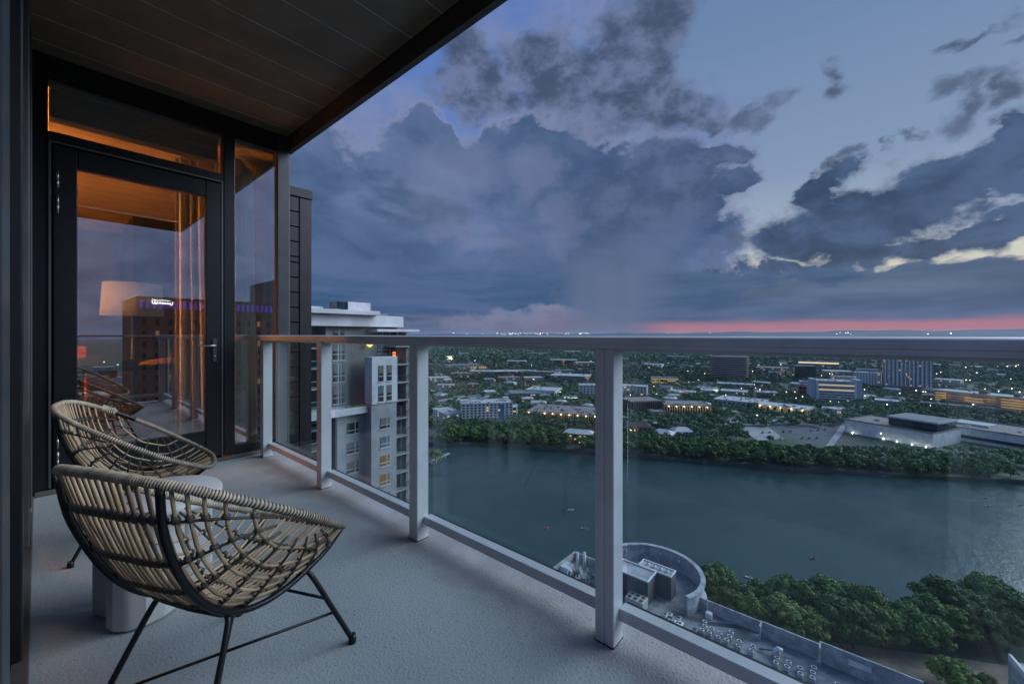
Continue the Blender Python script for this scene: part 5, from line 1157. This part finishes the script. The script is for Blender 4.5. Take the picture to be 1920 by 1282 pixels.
# glazed balconies left and railed balconies right
for f_ in range(13):
    zz = -.9 - f_ * FL
    up = zz > -11
    sl_ = MB().box(24 - 34, 62.9 - 61.5, zz - .22 - ZL, 29.4 - 34, 67.4 - 61.5 if up else 65.9 - 61.5, zz - ZL).obj('balcony', MT['tower_grey'], nt_)
    MB().box(24 - 34, 62.95 - 61.5, zz + .01 - ZL, 29.3 - 34, 62.99 - 61.5, zz + 1.05 - ZL).obj('balustrade', MT['glass'], sl_)
    MB().box(24 - 34, 62.92 - 61.5, zz + 1.051 - ZL, 29.3 - 34, 63.0 - 61.5, zz + 1.1 - ZL).obj('handrail', MT['tower_white'], sl_)
    yb_ = 67.5 if up else 66
    o = MB().box(24.4 - 34, yb_ - .06 - 61.5, zz + .02 - ZL, 26.4 - 34, yb_ + .05 - 61.5, zz + 2.4 - ZL).box(27.2 - 34, yb_ - .06 - 61.5, zz + .02 - ZL, 28.8 - 34, yb_ + .05 - 61.5, zz + 2.4 - ZL).obj('balcony_window', MT['twin'], nt_)
    if f_ in (1, 7): MB().box(27.6 - 34, yb_ - .1 - 61.5, zz + .4 - ZL, 28.1 - 34, yb_ - .061 - 61.5, zz + 1.9 - ZL).obj('lit_blind', emis('yellow_blind', (1, .72, .2), .8), o)
    if f_ < 12:
        s2 = MB().box(40.0 - 34, 60.6 - 61.5, zz - .2 - ZL, 43.4 - 34, 64.0 - 61.5 if up else 62.19 - 61.5, zz - ZL).obj('balcony', MT['tower_grey'], nt_)
        rb_ = MB(); 
        for q in range(9): xq = 40.1 + q * .41; rb_.box(xq - 34, 60.65 - 61.5, zz + .001 - ZL, xq + .04 - 34, 60.69 - 61.5, zz + 1.05 - ZL)
        rb_.box(40 - 34, 60.62 - 61.5, zz + 1.051 - ZL, 43.4 - 34, 60.72 - 61.5, zz + 1.12 - ZL).box(43.34 - 34, 60.721 - 61.5, zz + 1.051 - ZL, 43.4 - 34, 62 - 61.5, zz + 1.12 - ZL).obj('balustrade', MT['frame2'], s2)
        o = MB().box(40.4 - 34, (64 if up else 62.2) - .06 - 61.5, zz + .02 - ZL, 41.9 - 34, (64 if up else 62.2) + .05 - 61.5, zz + 2.35 - ZL).obj('balcony_door', MT['twin'], nt_)
        if f_ == 1: MB().box(41.5 - 34, 63.85 - 61.5, zz + .5 - ZL, 42.1 - 34, 63.93 - 61.5, zz + 2.0 - ZL).obj('red_light', emis('red_orange_light', (1, .2, .05), 2.2), o)
for x0, x1, m_ in ((42.6, 43.1, 'tower_dark'),): tb_('pier', m_, x0, 61.4, -60, x1, 63.9, 1.54)
lm = MB().lathe([(.05, -.35), (.45, -.1), (.55, .1), (.3, .35)], 10, (36.6 - 34, 63.2 - 61.5, -.7 - ZL)).obj('lamp', emis('yellow_lamp', (1, .85, .2), 1.6), nt_)
pl = MB(); rs = np.random.RandomState(3); lob = np.array([(31.5 + q * .35 - 34, 61.3 - 61.5, -10.2 - ZL, .25) for q in range(10)]); link('planter_leaves', quads_mesh('planter', *leaf_cloud(rs, lob, 30, .09), MT['leafA']), None, nt_, kind='stuff')

# ================================================================== THE TOWN BEHIND THE CAMERA (in the door's reflection)
hb = empty('hotel_tower', (24, -141, ZL), 0, label='tower with a blue violet lit crown and white script sign, mirrored in the door glass', category='building')
MB().box(-6.5, -30, 0, 34, 0, 118.6).obj('wall', MT['brown_wall'], hb)
wn = MB(); wl_ = MB()
for f_ in range(18):
    for b_ in range(14): (wl_ if rnd.random() < .1 else wn).box(-5.5 + b_ * 2.8, .001, 58 + f_ * 3.1, -4.7 + b_ * 2.8, .06, 59.6 + f_ * 3.1)
wn.obj('window', MT['twin'], hb, kind='stuff'); wl_.obj('lit_window', emis('hotel_window', (1, .62, .28), .3), hb, kind='stuff')
cr = MB()
for b_ in range(30): cr.box(-6 + b_ * 1.34, .061, 115.4, -5.3 + b_ * 1.34, .2, 117.6)
cr.obj('crown_light', emis('blue_violet_light', (.16, .12, 1), .42), hb, kind='stuff')
sg = MB(); sp_ = []
for i in range(60):
    t_ = i / 59; sp_.append((-3.4 + 4.4 * (1 - t_) + .12 * math.sin(t_ * 50), .3, 116.9 + .30 * math.sin(t_ * 50 + 1.5) * (1.6 if t_ > .8 or t_ < .1 else .8) + .2 * t_))
sg.tube(sp_, .085, 6).tube([(-3.5, .3, 117.9), (-2.4, .3, 117.6), (-1.0, .3, 117.75), (.4, .3, 117.6)], .06, 6).obj('script_sign', emis('white_sign', (1, 1, 1), 5), hb)
hb2 = empty('glass_tower', (62, -150, ZL), 0, label='dark glass tower mirrored in the tall window beside the door', category='building')
MB().box(-6, -30, 0, 30, 0, 128).obj('wall', MT['win'], hb2)
fb = MB()
for f_ in range(20): fb.box(-6.1, .001, 60 + f_ * 3.4, 30.1, .3, 60.6 + f_ * 3.4)
fb.obj('band', MT['grey_wall'], hb2)
for k in range(46):
    x, y = rnd.uniform(-60, 420), -rnd.uniform(200, 1500); w_, d_, h_ = rnd.uniform(10, 40), rnd.uniform(10, 30), rnd.uniform(6, 30)
    t = empty('town_building', (x, y, ZL), rnd.uniform(-.4, .4), label='dim town block below, mirrored small in the door glass', category='building', group='town blocks mirrored in the door')
    MB().box(-w_ / 2, -d_ / 2, 0, w_ / 2, d_ / 2, h_).obj('wall', MT[rnd.choice(['grey_wall', 'brown_wall', 'tan_wall', 'white_wall'])], t)
for k in range(64):
    x, y = rnd.uniform(-40, 600), -rnd.uniform(150, 2200); o = link('far_lamp', hm, None, label='small lamp of the town, mirrored in the door glass', category='lamp', group='lamps mirrored in the door'); o.location = (x, y, ZL + 9); s_ = max(.2, math.hypot(x, y) / 3600); o.scale = (s_, s_, s_)
    if k % 9 == 0: o.data = hm
# ================================================================== HAZE
hz = bpy.data.materials.new('haze'); hz.use_nodes = True; hn = hz.node_tree; hn.nodes.clear()
pv = hn.nodes.new('ShaderNodeVolumePrincipled'); pv.inputs['Color'].default_value = (.55, .72, 1, 1); pv.inputs['Density'].default_value = HAZE; pv.inputs['Anisotropy'].default_value = .2
ho = hn.nodes.new('ShaderNodeOutputMaterial'); hn.links.new(pv.outputs[0], ho.inputs[1])
if HAZE > 0: MB().box(-13000, -13000, ZW - 3, 16500, 16500, 60).obj('haze', hz, kind='stuff')
